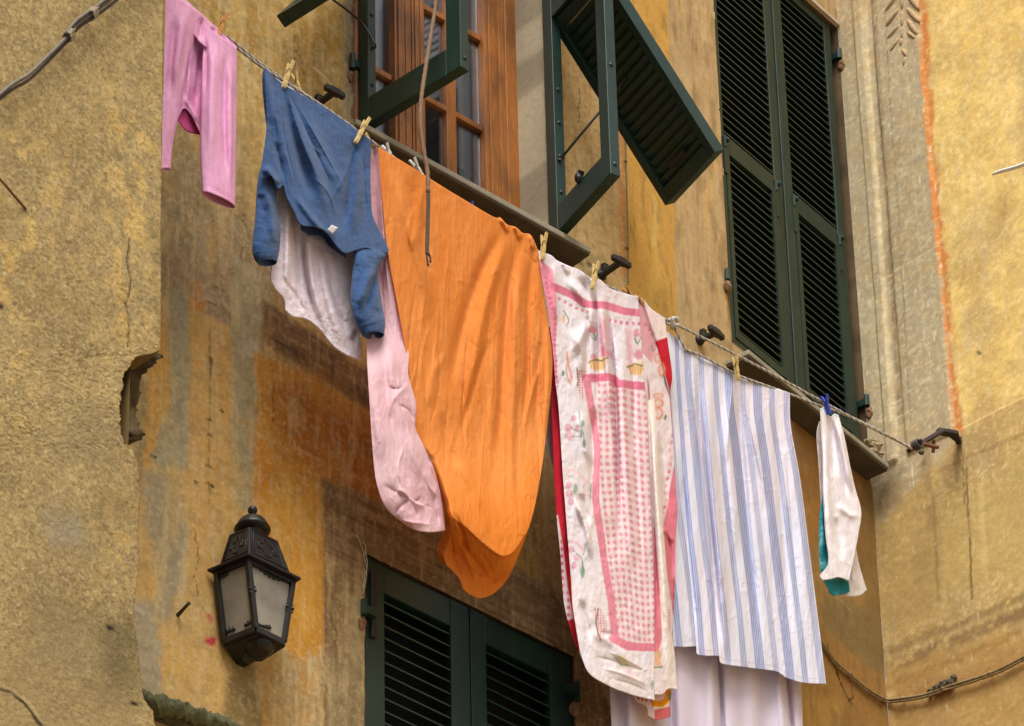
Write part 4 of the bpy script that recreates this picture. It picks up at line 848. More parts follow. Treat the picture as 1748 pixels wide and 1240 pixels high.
# ---- blue pullover
BL = (54, 82, 124); bl = flat(BL, [((46, 70, 108), .5, .04, .03, .45, .65)])
def pbody(X, Y, u, v, w):
    q = CP(X, Y, BL); q.mott((46, 72, 112), .5, .04, .03, .45, .65)
    q.line([(455, 222), (466, 232), (476, 252), (484, 290), (492, 330)], (34, 54, 86), 1.6, .8); q.line([(456, 226), (468, 238), (477, 260)], (90, 122, 168), 1.2, .5)
    q.line([(512, 376), (532, 390), (552, 400), (574, 420), (588, 434)], (36, 56, 88), 1.6, .7)
    q.line([(455, 124), (488, 152), (560, 195), (632, 248)], (40, 62, 98), 1.4, .6); q.line([(634, 262), (640, 330), (650, 392)], (40, 62, 98), 1.4, .5)
    return q.c
body = sheet([(451, 117), (454, 170), (455, 222), (447, 280), (443, 306)], [(633, 241), (632, 300), (634, 360), (648, 395), (664, 428)], [(486, 146), (560, 188), (608, 222)], [(462, 300), (474, 322), (484, 317), (489, 336), (502, 362), (514, 384), (538, 388), (556, 396), (574, 420), (588, 432), (606, 428), (626, 424), (648, 436)], 210, 240,
    lambda X, Y, u, v: .012+.018*np.sin(pi*np.clip(u, 0, 1))*v, [([(492, 150), (506, 210), (540, 300), (560, 380)], 10, .020), ([(490, 155), (498, 210), (516, 280), (536, 350)], 9, -.020), ([(602, 235), (600, 290), (592, 350), (582, 410)], 7, -.020), ([(612, 240), (608, 300), (604, 360), (600, 420)], 9, .012), ([(520, 180), (545, 250), (585, 330)], 9, .012), ([(455, 120), (462, 180), (466, 225)], 6, .010), ([(476, 150), (480, 220), (500, 320)], 8, .010), ([(470, 240), (476, 270), (484, 310)], 5, -.012), ([(448, 285), (460, 296), (474, 318)], 6, .020), ([(540, 240), (560, 280), (580, 300)], 6, -.006), ([(488, 152), (512, 230), (548, 320)], 3, .008, 'v'), ([(492, 156), (530, 240), (572, 330)], 3, -.007, 'v'), ([(500, 166), (548, 250), (592, 330)], 2.5, .006, 'v'), ([(478, 160), (484, 230), (508, 330)], 3, -.007, 'v'), ([(606, 246), (588, 300), (560, 350)], 2.5, .006, 'v'), ([(618, 250), (622, 320), (628, 390)], 3, -.007, 'v'), ([(520, 240), (552, 268)], 2, .004, 'v'), ([(532, 300), (560, 330), (574, 370)], 2.5, .005, 'v'), ([(470, 190), (476, 240)], 2.5, .005, 'v'), ([(500, 330), (530, 372), (565, 410)], 5, .010)], pbody, [(.004, .022, .018, 21), (.0016, .09, .09, 22), (-.0014, .04, .014, 28), (-.0007, .07, .05, 29)])
sl = tube_sheet([(450, 276), (443, 296), (439, 322), (436, 370), (431, 420), (434, 440), (440, 449)], [(472, 288), (475, 314), (472, 330), (474, 360), (478, 390), (477, 420), (472, 448)], 110, 56, -.024, [([(456, 320), (462, 370), (464, 420)], 6, .014), ([(444, 330), (450, 370)], 6, -.008)], bl, .75, .93, [(.005, .05, .05, 23), (.002, .2, .1, 24)], .3)
sr = tube_sheet([(612, 402), (605, 426), (604, 450), (599, 500), (602, 530), (612, 560), (619, 572)], [(656, 408), (662, 432), (652, 446), (645, 470), (652, 520), (657, 550), (655, 570)], 120, 60, .0, [([(640, 450), (624, 490), (612, 530)], 7, .018), ([(644, 465), (632, 500), (620, 540)], 5, -.016)], bl, .7, .93, [(.005, .05, .05, 25), (.002, .2, .1, 26)], .3)
PUL = empty('pullover', RP.hit(np.array(550.), np.array(440.), 0), 'blue fleece pullover hung upside down by its hem, both sleeves dangling', 'pullover')
garment('body', body, M_FLEECE, parent=PUL, solid=.003); garment('sleeve', sl, M_FLEECE, parent=PUL, solid=.003); garment('sleeve', sr, M_FLEECE, parent=PUL, solid=.003)
bk = sheet([(449, 121), (448, 140), (451, 180), (456, 220)], [(468, 130), (470, 150), (474, 180), (480, 220)], [(458, 124)], [(468, 224)], 20, 40, -.02, [], flat((50, 66, 112))); garment('back_panel', bk, M_FLEECE, parent=PUL, solid=.003)
nk = sheet([(513, 384), (516, 394), (530, 402)], [(592, 436), (590, 440), (586, 436)], [(540, 390), (560, 402), (576, 424)], [(548, 404), (562, 420), (572, 428)], 70, 16, -.012, [([(548, 396), (566, 424)], 4, -.01)], flat((46, 66, 100)), [(.003, .1, .1, 27)]); garment('neckband', nk, M_FLEECE, parent=PUL, solid=.003)
for cuff, q in (('l', [(434, 430), (440, 449), (456, 447), (472, 448), (477, 424)]), ('r', [(617, 560), (622, 574), (636, 580), (655, 572), (657, 552)])): 
    a = np.array(q, float); L_, R_ = (a[0], a[1]), (a[4], a[3])
    V = tube_sheet([a[0], (a[0]+a[1])/2, a[1]], [a[4], (a[3]+a[4])/2, a[3]], 20, 40, -.022 if cuff == 'l' else .002, [], lambda X, Y, u, v, w: np.tile(lin((58, 88, 134)), (X.size, 1))*(1-.18*(np.sin(X*1.9) > 0))[:, None], .82, .6); garment('cuff', V, M_FLEECE, parent=PUL, solid=.003)
lb = sheet([(566, 384), (562, 389), (558, 392)], [(577, 389), (572, 395), (568, 400)], [], [], 6, 6, .042, [], flat((196, 186, 186))); garment('care_label', lb, M_TAG, parent=PUL, solid=.001)

# ---- pale pink sheet beside the orange one
def ppink(X, Y, u, v, w):
    q = CP(X, Y, (232, 190, 196)); q.mott((240, 206, 210), .6, .03, .02, .45, .65); q.mott((222, 172, 182), .5, .05, .006, .52, .68)
    q.line([(640, 262), (655, 360), (668, 470), (684, 580)], (226, 150, 178), 3, .6); q.poly([(727, 768), (735, 764), (740, 778), (732, 789)], (128, 120, 178), .9); q.poly([(731, 795), (740, 800), (748, 822), (744, 826)], (222, 150, 128), .7); return q.c
garment('bed_sheet', sheet([(633, 243), (632, 300), (636, 380), (642, 440), (634, 520), (626, 582), (631, 690), (637, 780), (644, 830), (660, 868), (694, 898)], [(652, 258), (655, 330), (664, 430), (684, 540), (697, 600), (697, 640), (710, 690), (709, 730), (722, 760), (740, 800), (750, 835), (756, 870), (760, 906)], [(642, 249)], [(712, 906), (736, 909)], 130, 340, lambda X, Y, u, v: -.035+.035*sstep(540, 640, Y)+.024*sstep(.3, .9, u)*sstep(640, 540, Y)+.03*sstep(560, 700, Y)+.03*sstep(640, 760, Y)*np.sin(pi*u),
    [([(660, 560), (672, 640), (690, 720), (716, 800), (748, 840)], 10, .020), ([(690, 660), (676, 665), (662, 660)], 3, -.010, 'v'), ([(700, 655), (684, 668), (668, 690), (664, 720)], 5, .010, 'v'), ([(708, 720), (696, 700), (676, 690)], 3, -.009, 'v'), ([(735, 860), (716, 862), (700, 852), (684, 838), (670, 850)], 5, .014, 'v'), ([(714, 886), (708, 862), (720, 846)], 3, -.010, 'v'), ([(700, 850), (680, 868), (672, 884)], 4, -.010, 'v'), ([(650, 826), (680, 842), (720, 860), (748, 872)], 6, -.010, 'v'), ([(648, 300), (656, 420), (668, 540)], 3, .009, 'v'), ([(640, 300), (650, 440), (660, 560), (690, 640)], 3, -.008, 'v'), ([(640, 600), (644, 700), (652, 800)], 10, .010), ([(652, 600), (662, 700), (684, 800), (700, 840)], 4, -.008, 'v'), ([(668, 600), (684, 690), (700, 760), (726, 810)], 3, -.007, 'v'), ([(660, 590), (668, 680), (676, 740)], 3, .006, 'v'), ([(690, 760), (680, 800), (690, 840)], 3, .007, 'v'), ([(738, 840), (742, 870), (752, 900)], 4, -.012, 'v'), ([(672, 884), (700, 892), (740, 896)], 4, .008, 'v'), ([(722, 800), (732, 830), (748, 850)], 3, .008, 'v')], ppink, [(.004, .05, .010, 31), (.0010, .10, .03, 32), (.0006, .25, .10, 33), (-.0015, .05, .014, 34), (-.0012, .07, .04, 35), (-.0009, .11, .05, 36)]), M_SHEET, 'crumpled pale pink bed sheet hanging between blue pullover and orange sheet', 'bed sheet')

# ---- orange sheet
def porange(X, Y, u, v, w):
    q = CP(X, Y, (236, 148, 74)); q.mott((232, 136, 54), .5, .03, .008, .40, .66); q.mott((242, 162, 92), .35, .05, .010, .5, .74)
    q.mix(.45*sstep(760, 960, Y), (242, 138, 34)); return q.c  # lower part deepened in colour for the shade under the bulge
hemc = spline([(752, 858), (762, 876), (790, 896), (820, 924), (848, 946), (862, 950), (876, 942), (890, 922), (912, 880), (930, 800)], 60)
def ooff(X, Y, u, v):
    d, t, sg = d_line(X, Y, hemc); under = sd_poly(X, Y, list(map(tuple, hemc))+[(960, 800), (960, 1100), (700, 1100), (700, 858)]) < 0
    bul = .075*np.exp(-(np.minimum(d, 400)/120)**2)*sstep(700, 900, Y)*sstep(0, .1, u)
    return .006+bul*np.where(under, 1, 1)-np.where(under, np.minimum(d/SPX*1.15, .10)+.012*sstep(0, 3, d), 0)*sstep(0, .06, t)*sstep(1., .8, t)
ofolds = [([(862, 382), (832, 440), (806, 500), (784, 580), (762, 690)], 10, -.017), ([(872, 386), (846, 460), (824, 540), (806, 640), (790, 740)], 9, .017), ([(888, 396), (872, 470), (860, 580), (852, 700), (846, 820)], 8, -.015), ([(898, 402), (886, 480), (878, 600), (876, 740), (874, 900)], 9, .016), ([(910, 414), (902, 500), (900, 620), (890, 760)], 6, -.014), ([(668, 276), (690, 360), (722, 470), (744, 560)], 10, .013), ([(690, 290), (716, 380), (748, 480)], 9, -.010), ([(722, 306), (716, 360), (706, 440)], 8, .010), ([(838, 576), (820, 620), (800, 690), (780, 760)], 6, -.012), ([(930, 540), (936, 600), (934, 680), (924, 780)], 5, .012), ([(924, 560), (918, 640), (914, 740)], 5, -.012),
    ([(886, 640), (880, 760), (884, 860)], 6, -.010), ([(850, 560), (846, 660), (836, 780)], 8, .010), ([(770, 780), (800, 820), (824, 880)], 7, .010), ([(752, 700), (764, 760), (790, 810)], 6, -.009), ([(760, 862), (776, 886), (792, 930)], 5, .014), ([(770, 870), (786, 900), (800, 950)], 4, -.014), ([(852, 372), (862, 384), (868, 400)], 4, .012), ([(876, 384), (884, 396), (888, 412)], 4, .012), ([(904, 400), (908, 414), (910, 430)], 4, .012), ([(800, 960), (820, 985), (850, 975)], 7, .008), ([(764, 884), (792, 940), (816, 1004)], 4, .009, 'v'), ([(764, 886), (806, 950), (846, 1000)], 4, -.008, 'v'), ([(768, 900), (776, 950), (790, 990)], 3, -.008, 'v'), ([(880, 946), (862, 980), (830, 1008)], 4, .007, 'v'), ([(820, 940), (836, 968), (850, 1000)], 3, -.005, 'v'), ([(752, 905), (760, 930), (774, 950)], 3, .010, 'v'), ([(926, 610), (900, 700), (892, 760)], 4, .008), ([(732, 700), (740, 640), (760, 600)], 7, .007)]
_r = np.random.default_rng(5)
for k in range(46):
    s = _r.uniform(0, 1); x0 = 660+s*270; y0 = _r.uniform(330+s*110, 700); Ls = _r.uniform(70, 260); sl_ = (x0-880)/900.*-1
    ofolds.append(([(x0, y0), (x0+sl_*-Ls*.35+_r.normal(0, 4), y0+Ls*.5), (x0+sl_*-Ls*.6+_r.normal(0, 5), y0+Ls)], _r.uniform(1.6, 3.4), _r.choice([-1, 1])*_r.uniform(.0025, .006), 'v'))
for k in range(34):
    x0 = _r.uniform(700, 920); y0 = _r.uniform(420, 900); an = _r.uniform(.5, 2.4); Ls = _r.uniform(14, 46)
    ofolds.append(([(x0, y0), (x0+Ls*.5*cos(an)+_r.normal(0, 2), y0+Ls*.5*sin(an)), (x0+Ls*cos(an), y0+Ls*sin(an))], 1.8, _r.choice([-1, 1])*_r.uniform(.0012, .0026), 'v'))
garment('bed_sheet', sheet([(646, 252), (651, 320), (662, 430), (682, 540), (694, 610), (706, 700), (712, 750), (728, 780), (746, 830), (760, 880), (752, 920), (746, 940), (752, 958)], [(919, 429), (926, 500), (938, 570), (943, 620), (938, 690), (926, 790), (909, 880), (884, 950), (868, 985), (856, 1002)], [(700, 284), (760, 322), (800, 346), (830, 364), (846, 372), (854, 372), (866, 384), (880, 388), (892, 398), (906, 402)], [(768, 970), (784, 988), (793, 1008), (816, 1021), (838, 1016)], 250, 420, ooff, ofolds, porange, [(.005, .03, .005, 41), (.0014, .08, .02, 42), (.0006, .22, .10, 43), (-.0013, .034, .009, 44), (-.0008, .05, .03, 45), (-.0006, .09, .06, 46), (-.0012, .07, .010, 47)]), M_ORANGE, 'large orange bed sheet, its lower edge folded up like a pouch', 'bed sheet')

# ---- patterned tablecloth
WHT = (238, 229, 234); PNK = (222, 116, 142); PNKL = (236, 170, 182); RED = (206, 40, 56); GRN = (86, 128, 96)
def gingham(q, poly, ux, uy, ph=(0, 0), col=(224, 130, 152), soft=1.5, mesh=(240, 206, 210)):
    m = sstep(soft, -soft, sd_poly(q.X, q.Y, poly))
    a = sstep(-.4, .5, np.cos(2*pi*(ux-ph[0]))); b = sstep(-.4, .5, np.cos(2*pi*(uy-ph[1])))
    q.mix(m, (242, 226, 224)); q.mix(m*.75*np.maximum(a, b), mesh); q.mix(m*a*b*.78, col)
def ptable(X0, Y0, u, v, w):
    X = X0+130*w+2*(fbm(X0*.05, Y0*.05, 90)-.5); Y = Y0+70*w
    q = CP(X, Y, WHT); q.mott((242, 230, 228), .6, .03, .02, .45, .65); q.mott((226, 208, 200), .35, .03, .014, .5, .7)
    q.poly([(915, 440), (945, 462), (950, 500), (951, 540), (948, 600), (952, 650), (944, 650), (930, 540)], (234, 140, 162), .9); q.line([(930, 470), (946, 540), (947, 600), (951, 660)], PNK, 5, .8, 9, .5)
    q.line([(945, 490), (978, 505), (1000, 520), (1034, 522), (1066, 532), (1104, 536)], (226, 132, 154), 13); q.line([(950, 508), (982, 526), (1004, 534)], PNK, 5, .8, 11, .5); q.line([(1036, 546), (1066, 552), (1104, 554)], PNK, 6, .85, 10, .5); q.line([(1040, 540), (1104, 548)], (240, 216, 218), 2.5)
    q.disc(1031, 580, 9, 40, (232, 160, 178), .7, soft=.5); q.disc(1075, 590, 7, 36, (236, 190, 202), .7, soft=.5); q.poly([(1066, 560), (1078, 562), (1082, 640), (1076, 640)], (240, 200, 208), .6)
    for x, y, r in ((1010, 563, 6), (1087, 569, 6), (1012, 610, 5), (1034, 606, 8), (1090, 606, 8)): q.disc(x, y, r, r*1.1, (220, 116, 136), .7, soft=.4)
    for pts in ([(1008, 572), (1014, 580), (1020, 570)], [(1012, 570), (1016, 578)], [(1082, 578), (1088, 588), (1094, 576)], [(1084, 574), (1086, 586)], [(1044, 584), (1048, 598), (1043, 600)], [(961, 530), (968, 540), (971, 550), (965, 556)]): q.line(pts, GRN, 1.8, .8)
    for x, y in ((1022, 622), (1089, 630)):
        q.poly([(x-19, y-6), (x-8, y-10), (x+16, y-12), (x+12, y+9), (x-2, y+12), (x-14, y+6)], (240, 206, 150), .9)
        for k in range(-3, 4): q.line([(x+k*5.2, y-6), (x+k*4.2, y+9)], (226, 152, 84), 1.6, .8)
        q.line([(x-19, y-2), (x-6, y-9), (x+6, y-5), (x+17, y-9)], (70, 108, 66), 2.2, .9)
    q.line([(967, 602), (970, 624), (976, 646), (970, 652)], (226, 150, 112), 4, .7); q.line([(968, 612), (966, 636), (974, 656)], (214, 120, 96), 2, .6); q.disc(962, 545, 3, 8, (240, 200, 150), .8)
    q.poly([(960, 632), (963, 634), (963, 643), (959, 642)], GRN, .95)
    gingham(q, [(984, 632), (999, 632), (996, 684), (986, 668)], X/4.6, Y/4.6, (0, 0), (204, 60, 80), .8); q.line([(985, 630), (987, 650), (986, 660)], (60, 90, 60), 2, .8)
    # cherries and sprigs down the white margin
    for x, y, r in ((980, 715, 5.5), (970, 731, 7), (972, 745, 7), (985, 732, 5), (971, 829, 6), (972, 843, 6.5), (975, 858, 6), (974, 938, 6), (984, 952, 6), (979, 966, 6)): q.disc(x, y, r*.95, r, (232, 168, 182), .85, ring=.65); q.disc(x-1, y+r*.3, r*.6, r*.4, (214, 128, 150), .35)
    for pts in ([(988, 702), (992, 724), (998, 744), (999, 762)], [(974, 731), (986, 738), (994, 735)], [(978, 746), (990, 746)], [(981, 838), (974, 842)], [(1008, 826), (1007, 852)], [(978, 940), (992, 952), (998, 976)], [(994, 960), (996, 984), (992, 988)], [(1000, 930), (996, 948)]): q.line(pts, (110, 146, 116), 1.8, .75)
    for x, y, a, b in ((994, 742, 2.6, 8), (999, 758, 2.8, 7), (982, 835, 3.6, 9), (994, 976, 4, 10), (996, 724, 2.4, 6)): q.disc(x, y, a, b, (132, 164, 130), .8)
    q.line([(960, 802), (985, 806), (1003, 824), (1004, 850)], (240, 204, 206), 5, .8); q.line([(966, 926), (984, 926), (994, 940)], (236, 190, 196), 5, .7)
    # chequered centre panel with its pink frame
    pan = [(1018, 652), (1102, 660), (1106, 720), (1114, 880), (1119, 1104), (1075, 1100), (1049, 1088), (1048, 1020), (1040, 960), (1028, 870), (1022, 770), (1020, 700)]
    sx = np.interp(Y, [640, 800, 1000, 1110], [1022, 1026, 1046, 1058]); ex = np.interp(Y, [640, 800, 1000, 1110], [1101, 1109, 1117, 1119])
    gingham(q, pan, (X-sx)/(ex-sx)*7.2, (Y-.10*(X-1060)+3*np.sin(X*.09))/12.2)
    q.line([(999, 646), (1022, 645), (1046, 646), (1056, 656), (1104, 660)], (226, 128, 152), 14); q.line([(1001, 650), (1010, 700), (1019, 770), (1016, 850), (1024, 905), (1031, 955), (1042, 1020), (1048, 1080)], (232, 148, 162), 12.5); q.line([(1046, 1090), (1072, 1104), (1120, 1106)], (228, 138, 156), 14)
    # bottom margin prints
    gingham(q, [(1013, 1038), (1026, 1040), (1035, 1060), (1034, 1086), (1024, 1098), (1018, 1080)], X/4.4, Y/4.4, (0, 0), (212, 90, 116), .8); q.line([(1021, 1040), (1017, 1062), (1020, 1080), (1026, 1092)], (70, 112, 84), 2, .9)
    q.poly([(1052, 1116), (1068, 1122), (1072, 1138), (1060, 1140)], (214, 196, 150), .7); q.line([(1051, 1124), (1060, 1136), (1072, 1136)], (110, 146, 100), 2, .8); q.poly([(1066, 1146), (1078, 1142), (1082, 1160)], (234, 196, 206), .7); q.line([(1060, 1180), (1072, 1184)], (120, 160, 140), 3, .6); q.disc(1113, 1170, 3, 8, (140, 170, 140), .7)
    q.mix(.8*np.exp(-((u-.004)/.006)**2)*sstep(960, 1000, Y0), (226, 140, 110))
    return q.c
tf = [([(958, 470), (990, 500), (1008, 540), (990, 580), (968, 620)], 8, .016), ([(990, 470), (1000, 500), (1010, 540)], 6, -.016), ([(1014, 478), (1016, 540), (1018, 620), (1020, 700)], 3.5, -.016), ([(1024, 490), (1030, 560), (1038, 640), (1047, 760)], 6, .018), ([(1036, 500), (1042, 580), (1050, 680), (1054, 800), (1056, 960)], 4, -.020), ([(1060, 560), (1064, 680), (1070, 820), (1080, 1000)], 8, .010), ([(1072, 560), (1082, 660), (1080, 760)], 4, -.008), ([(1008, 520), (1002, 570), (1000, 660)], 5, -.012), ([(972, 560), (992, 600), (990, 650)], 8, .012), ([(1016, 690), (1010, 760), (1014, 840)], 7, -.014), ([(986, 700), (1000, 760), (1012, 800)], 7, .012), ([(980, 850), (1000, 900), (1010, 960)], 4, .014), ([(990, 840), (1006, 900)], 5, -.008), ([(1000, 1080), (1040, 1095), (1080, 1140)], 9, .006), ([(1010, 1120), (1050, 1130), (1110, 1150)], 4, -.004, 'v'), ([(1030, 1110), (1064, 1124), (1112, 1150)], 3, .003, 'v'), ([(1020, 1140), (1060, 1150), (1112, 1172)], 4, .004, 'v'), ([(1040, 1160), (1070, 1166), (1112, 1184)], 3, -.003, 'v'), ([(1020, 1080), (1050, 1086)], 5, -.005), ([(990, 1020), (1000, 1060), (1010, 1100)], 6, -.010), ([(1076, 700), (1086, 820), (1094, 980)], 5, -.007), ([(944, 446), (946, 500), (950, 560)], 5, .010), ([(1000, 462), (1008, 476), (1012, 490)], 4, .010), ([(960, 446), (972, 470)], 4, .008)]
front = sheet([(919, 429), (923, 464), (935, 530), (944, 600), (948, 650), (954, 700), (961, 813), (968, 903), (974, 980), (977, 1032), (982, 1066), (990, 1114)], [(1089, 507), (1092, 545), (1099, 640), (1105, 720), (1109, 820), (1113, 920), (1116, 1000), (1117, 1100), (1117, 1196)], [(940, 436), (952, 446), (975, 456), (990, 462), (1003, 472), (1014, 478), (1024, 478), (1040, 492), (1062, 500)], [(1005, 1149), (1035, 1169), (1070, 1184)], 200, 520, lambda X, Y, u, v: .012+.014*np.sin(pi*u)*v, [(f[0], f[1], f[2]*1.3)+tuple(f[3:]) for f in tf], ptable, [(.005, .04, .016, 51), (.0014, .09, .05, 52), (.0008, .25, .2, 53), (-.0013, .04, .012, 54), (-.0008, .06, .05, 57)])
def pright(X0, Y0, u, v, w):
    X = X0+120*w; Y = Y0+60*w; q = CP(X, Y, (238, 222, 222)); q.mott((228, 208, 204), .5, .04, .02, .5, .66)
    q.poly([(1084, 500), (1100, 522), (1122, 590), (1112, 620), (1094, 600)], (222, 150, 160), .8); q.line([(1100, 550), (1112, 570)], PNK, 6, .8, 10, .5)
    q.poly([(1098, 520), (1132, 540), (1140, 576), (1119, 584), (1108, 552)], (242, 222, 218), 1)
    q.poly([(1119, 584), (1141, 576), (1150, 640), (1148, 664), (1144, 668), (1134, 634), (1126, 606)], RED, 1); q.line([(1143, 660), (1146, 700), (1149, 740), (1153, 780)], (190, 52, 74), 3, .9)
    for x, y, rx, ry in ((1122, 612, 6, 9), (1130, 632, 7, 12), (1123, 676, 9, 5), (1124, 689, 9, 8), (1123, 706, 9, 11)): q.disc(x, y, rx, ry, (226, 150, 104), .9, ring=.35)
    q.line([(1112, 590), (1114, 600), (1118, 596)], (110, 140, 120), 2, .7); q.poly([(1135, 708), (1139, 710), (1136, 718), (1132, 716)], GRN, .9)
    gingham(q, [(1146, 740), (1152, 740), (1142, 830), (1134, 880), (1130, 870), (1134, 830)], X/12.+Y/40, Y/12.2, (0.3, 0), PNK)
    q.poly([(1153, 780), (1158, 860), (1154, 960), (1150, 1060), (1140, 980), (1133, 900), (1142, 840)], (228, 130, 146), 1); q.poly([(1104, 640), (1110, 760), (1117, 900), (1122, 1010), (1130, 1000), (1122, 880), (1116, 780), (1108, 660)], (198, 92, 112), .9)
    q.poly([(1114, 900), (1124, 900), (1130, 1090), (1124, 1114), (1116, 1114)], (222, 120, 134), .95); q.poly([(1116, 1114), (1128, 1110), (1128, 1136), (1117, 1138)], (236, 184, 140), .9); q.line([(1117, 1140), (1130, 1139)], (120, 130, 84), 2.4, .9)
    q.line([(1110, 690), (1120, 830), (1131, 960), (1140, 1090), (1146, 1180)], (242, 230, 220), 15, 1); gingham(q, [(1142, 1040), (1147, 1044), (1148, 1090), (1143, 1080)], X/4.4, Y/4.4, (0, 0), (226, 140, 150), .8); q.line([(1150, 990), (1149, 1050)], (206, 70, 60), 2, .8)
    q.mix(.9*sstep(1186, 1194, Y0)*(X0 < 1134), (228, 150, 160)); return q.c
right = sheet([(1084, 503), (1092, 600), (1102, 720), (1108, 850), (1112, 1000), (1113, 1100), (1114, 1186)], [(1135, 545), (1139, 580), (1147, 640), (1144, 668), (1146, 704), (1149, 760), (1153, 830), (1156, 870), (1153, 920), (1152, 980), (1149, 1040), (1147, 1080), (1152, 1120), (1156, 1178)], [(1098, 512), (1112, 528)], [(1130, 1186), (1138, 1178), (1147, 1176)], 90, 480, lambda X, Y, u, v: .012-.010*u, [([(1110, 690), (1120, 830), (1131, 960), (1140, 1090), (1146, 1180)], 8, .026), ([(1104, 640), (1112, 820), (1120, 1000), (1122, 1100)], 4, -.02), ([(1098, 516), (1110, 556), (1121, 586), (1134, 640)], 3, .012, 's'), ([(1136, 900), (1144, 940), (1150, 990)], 4, -.012), ([(1132, 900), (1150, 928)], 4, .008), ([(1126, 740), (1134, 820), (1144, 900)], 5, -.008)], pright, [(.003, .05, .02, 55), (.0016, .14, .08, 56)])
def pback(X, Y, u, v, w):
    q = CP(X, Y, (224, 200, 200)); q.line([(946, 620), (948, 700), (953, 813), (962, 903), (969, 980), (975, 1040), (984, 1100)], RED, 24, 1)
    gingham(q, [(940, 880), (952, 880), (960, 930), (968, 1000), (978, 1056), (966, 1060), (950, 980)], X/11, Y/12.5, (.2, 0), (204, 50, 70)); return q.c
backt = sheet([(936, 560), (942, 640), (942, 700), (946, 813), (950, 880), (957, 950), (963, 1030), (976, 1082), (992, 1122)], [(1000, 500), (1010, 700), (1020, 900), (1030, 1060), (1040, 1120)], [], [(1010, 1130)], 60, 330, -.022, [([(952, 700), (960, 860), (972, 980)], 6, .01)], pback, [(.003, .05, .02, 57)])
def ptail(X, Y, u, v, w):
    q = CP(X, Y, (236, 206, 206)); q.line([(1117, 1201), (1128, 1203), (1138, 1196), (1141, 1184)], (238, 150, 20), 11, 1); q.line([(1117, 1208), (1132, 1209), (1143, 1199)], (244, 226, 180), 3, 1); q.poly([(1117, 1212), (1146, 1206), (1146, 1226), (1117, 1230)], (214, 110, 108), 1); q.line([(1144, 1200), (1144, 1226)], (190, 30, 40), 2.4, 1)
    q.line([(1086, 1192), (1100, 1196), (1112, 1196)], (196, 60, 80), 5, .9, 7, .5); q.disc(1143, 1190, 4, 7, (120, 140, 96), .8); return q.c
tail = sheet([(1080, 1120), (1082, 1188), (1103, 1206), (1106, 1222)], [(1146, 1120), (1146, 1180), (1144, 1204), (1144, 1224)], [], [(1122, 1229)], 60, 90, -.018, [([(1116, 1180), (1118, 1224)], 4, .008)], ptail, [(.002, .05, .05, 58)])
garment('tablecloth', join(front, right, backt, tail), M_PRINT, 'white tablecloth printed with fruit and a pink chequered panel, gathered on the line', 'tablecloth')

# ---- blue striped cloth
def pstripe(X, Y, u, v, w):
    q = CP(X, Y, (232, 230, 242)); q.mott((240, 228, 234), .5, .02, .01, .5, .66)
    s = u*10.6+.15+.010*np.sin(v*9+u*20); k = np.floor(s); f = s-k; hsh = np.modf(np.sin(k*12.9)*43.7)[0] % 1; wd = np.where(hsh > .62, .30, .20)
    inb = sstep(wd+.02, wd-.02, np.abs(f-.5)); th = .5+.5*np.cos((f-.5)*2*pi*8.2); tone = np.where((k % 2 == 0)[:, None], lin((96, 122, 194)), lin((122, 138, 190)))
    al = (inb*(.48+.52*sstep(.15, .8, th))*np.where(k % 3 == 1, .62, .82)*(.85+.3*(fbm(X*.3, Y*.05, 95)-.5)))[:, None]; q.c = q.c*(1-al)+tone*al
    q.mix(.35*np.exp(-((v-.983)/.0028)**2), (180, 170, 186)); return q.c
garment('striped_cloth', sheet([(1098, 552), (1108, 700), (1122, 860), (1140, 1000), (1150, 1104)], [(1348, 672), (1350, 730), (1366, 820), (1384, 960), (1398, 1070), (1410, 1168)], [(1148, 572), (1172, 597), (1200, 607), (1258, 638), (1300, 654)], [(1166, 1105), (1186, 1104), (1193, 1106), (1190, 1117), (1206, 1120), (1228, 1121), (1232, 1133), (1270, 1139), (1300, 1143), (1326, 1147), (1344, 1158), (1372, 1166)], 540, 480, lambda X, Y, u, v: -.012*sstep(.0, .35, 1-u)-.022*sstep(.06, .3, v)*sstep(.5, .1, u)+.010*v*np.sin(u*7), [([(1190, 606), (1196, 760), (1216, 940), (1228, 1124)], 5, -.024), ([(1206, 612), (1214, 800), (1244, 1128)], 9, .020), ([(1258, 648), (1264, 760), (1276, 900), (1300, 1130)], 7, -.022), ([(1252, 646), (1244, 720), (1240, 800)], 4, .010, 'v'), ([(1264, 650), (1284, 740), (1310, 860)], 4, .010, 'v'), ([(1246, 640), (1244, 760), (1262, 960)], 9, .014), ([(1178, 600), (1190, 700), (1200, 800)], 4, .009, 'v'), ([(1230, 760), (1246, 900), (1262, 1060)], 3, -.006, 'v'), ([(1340, 760), (1352, 900), (1366, 1080)], 3, -.006, 'v'), ([(1278, 652), (1300, 800), (1330, 1000)], 9, .012), ([(1160, 760), (1176, 960), (1190, 1108)], 5, -.016), ([(1320, 680), (1330, 820), (1352, 1140)], 7, -.010), ([(1340, 700), (1366, 900), (1390, 1150)], 9, .010), ([(1232, 1000), (1240, 1130)], 5, .008)], pstripe, [(.006, .03, .004, 61), (.0012, .12, .03, 62), (-.0010, .04, .01, 63), (-.0008, .08, .05, 64)]), M_STRIPE, 'white cloth with blue stripes pegged over the lower line', 'cloth')
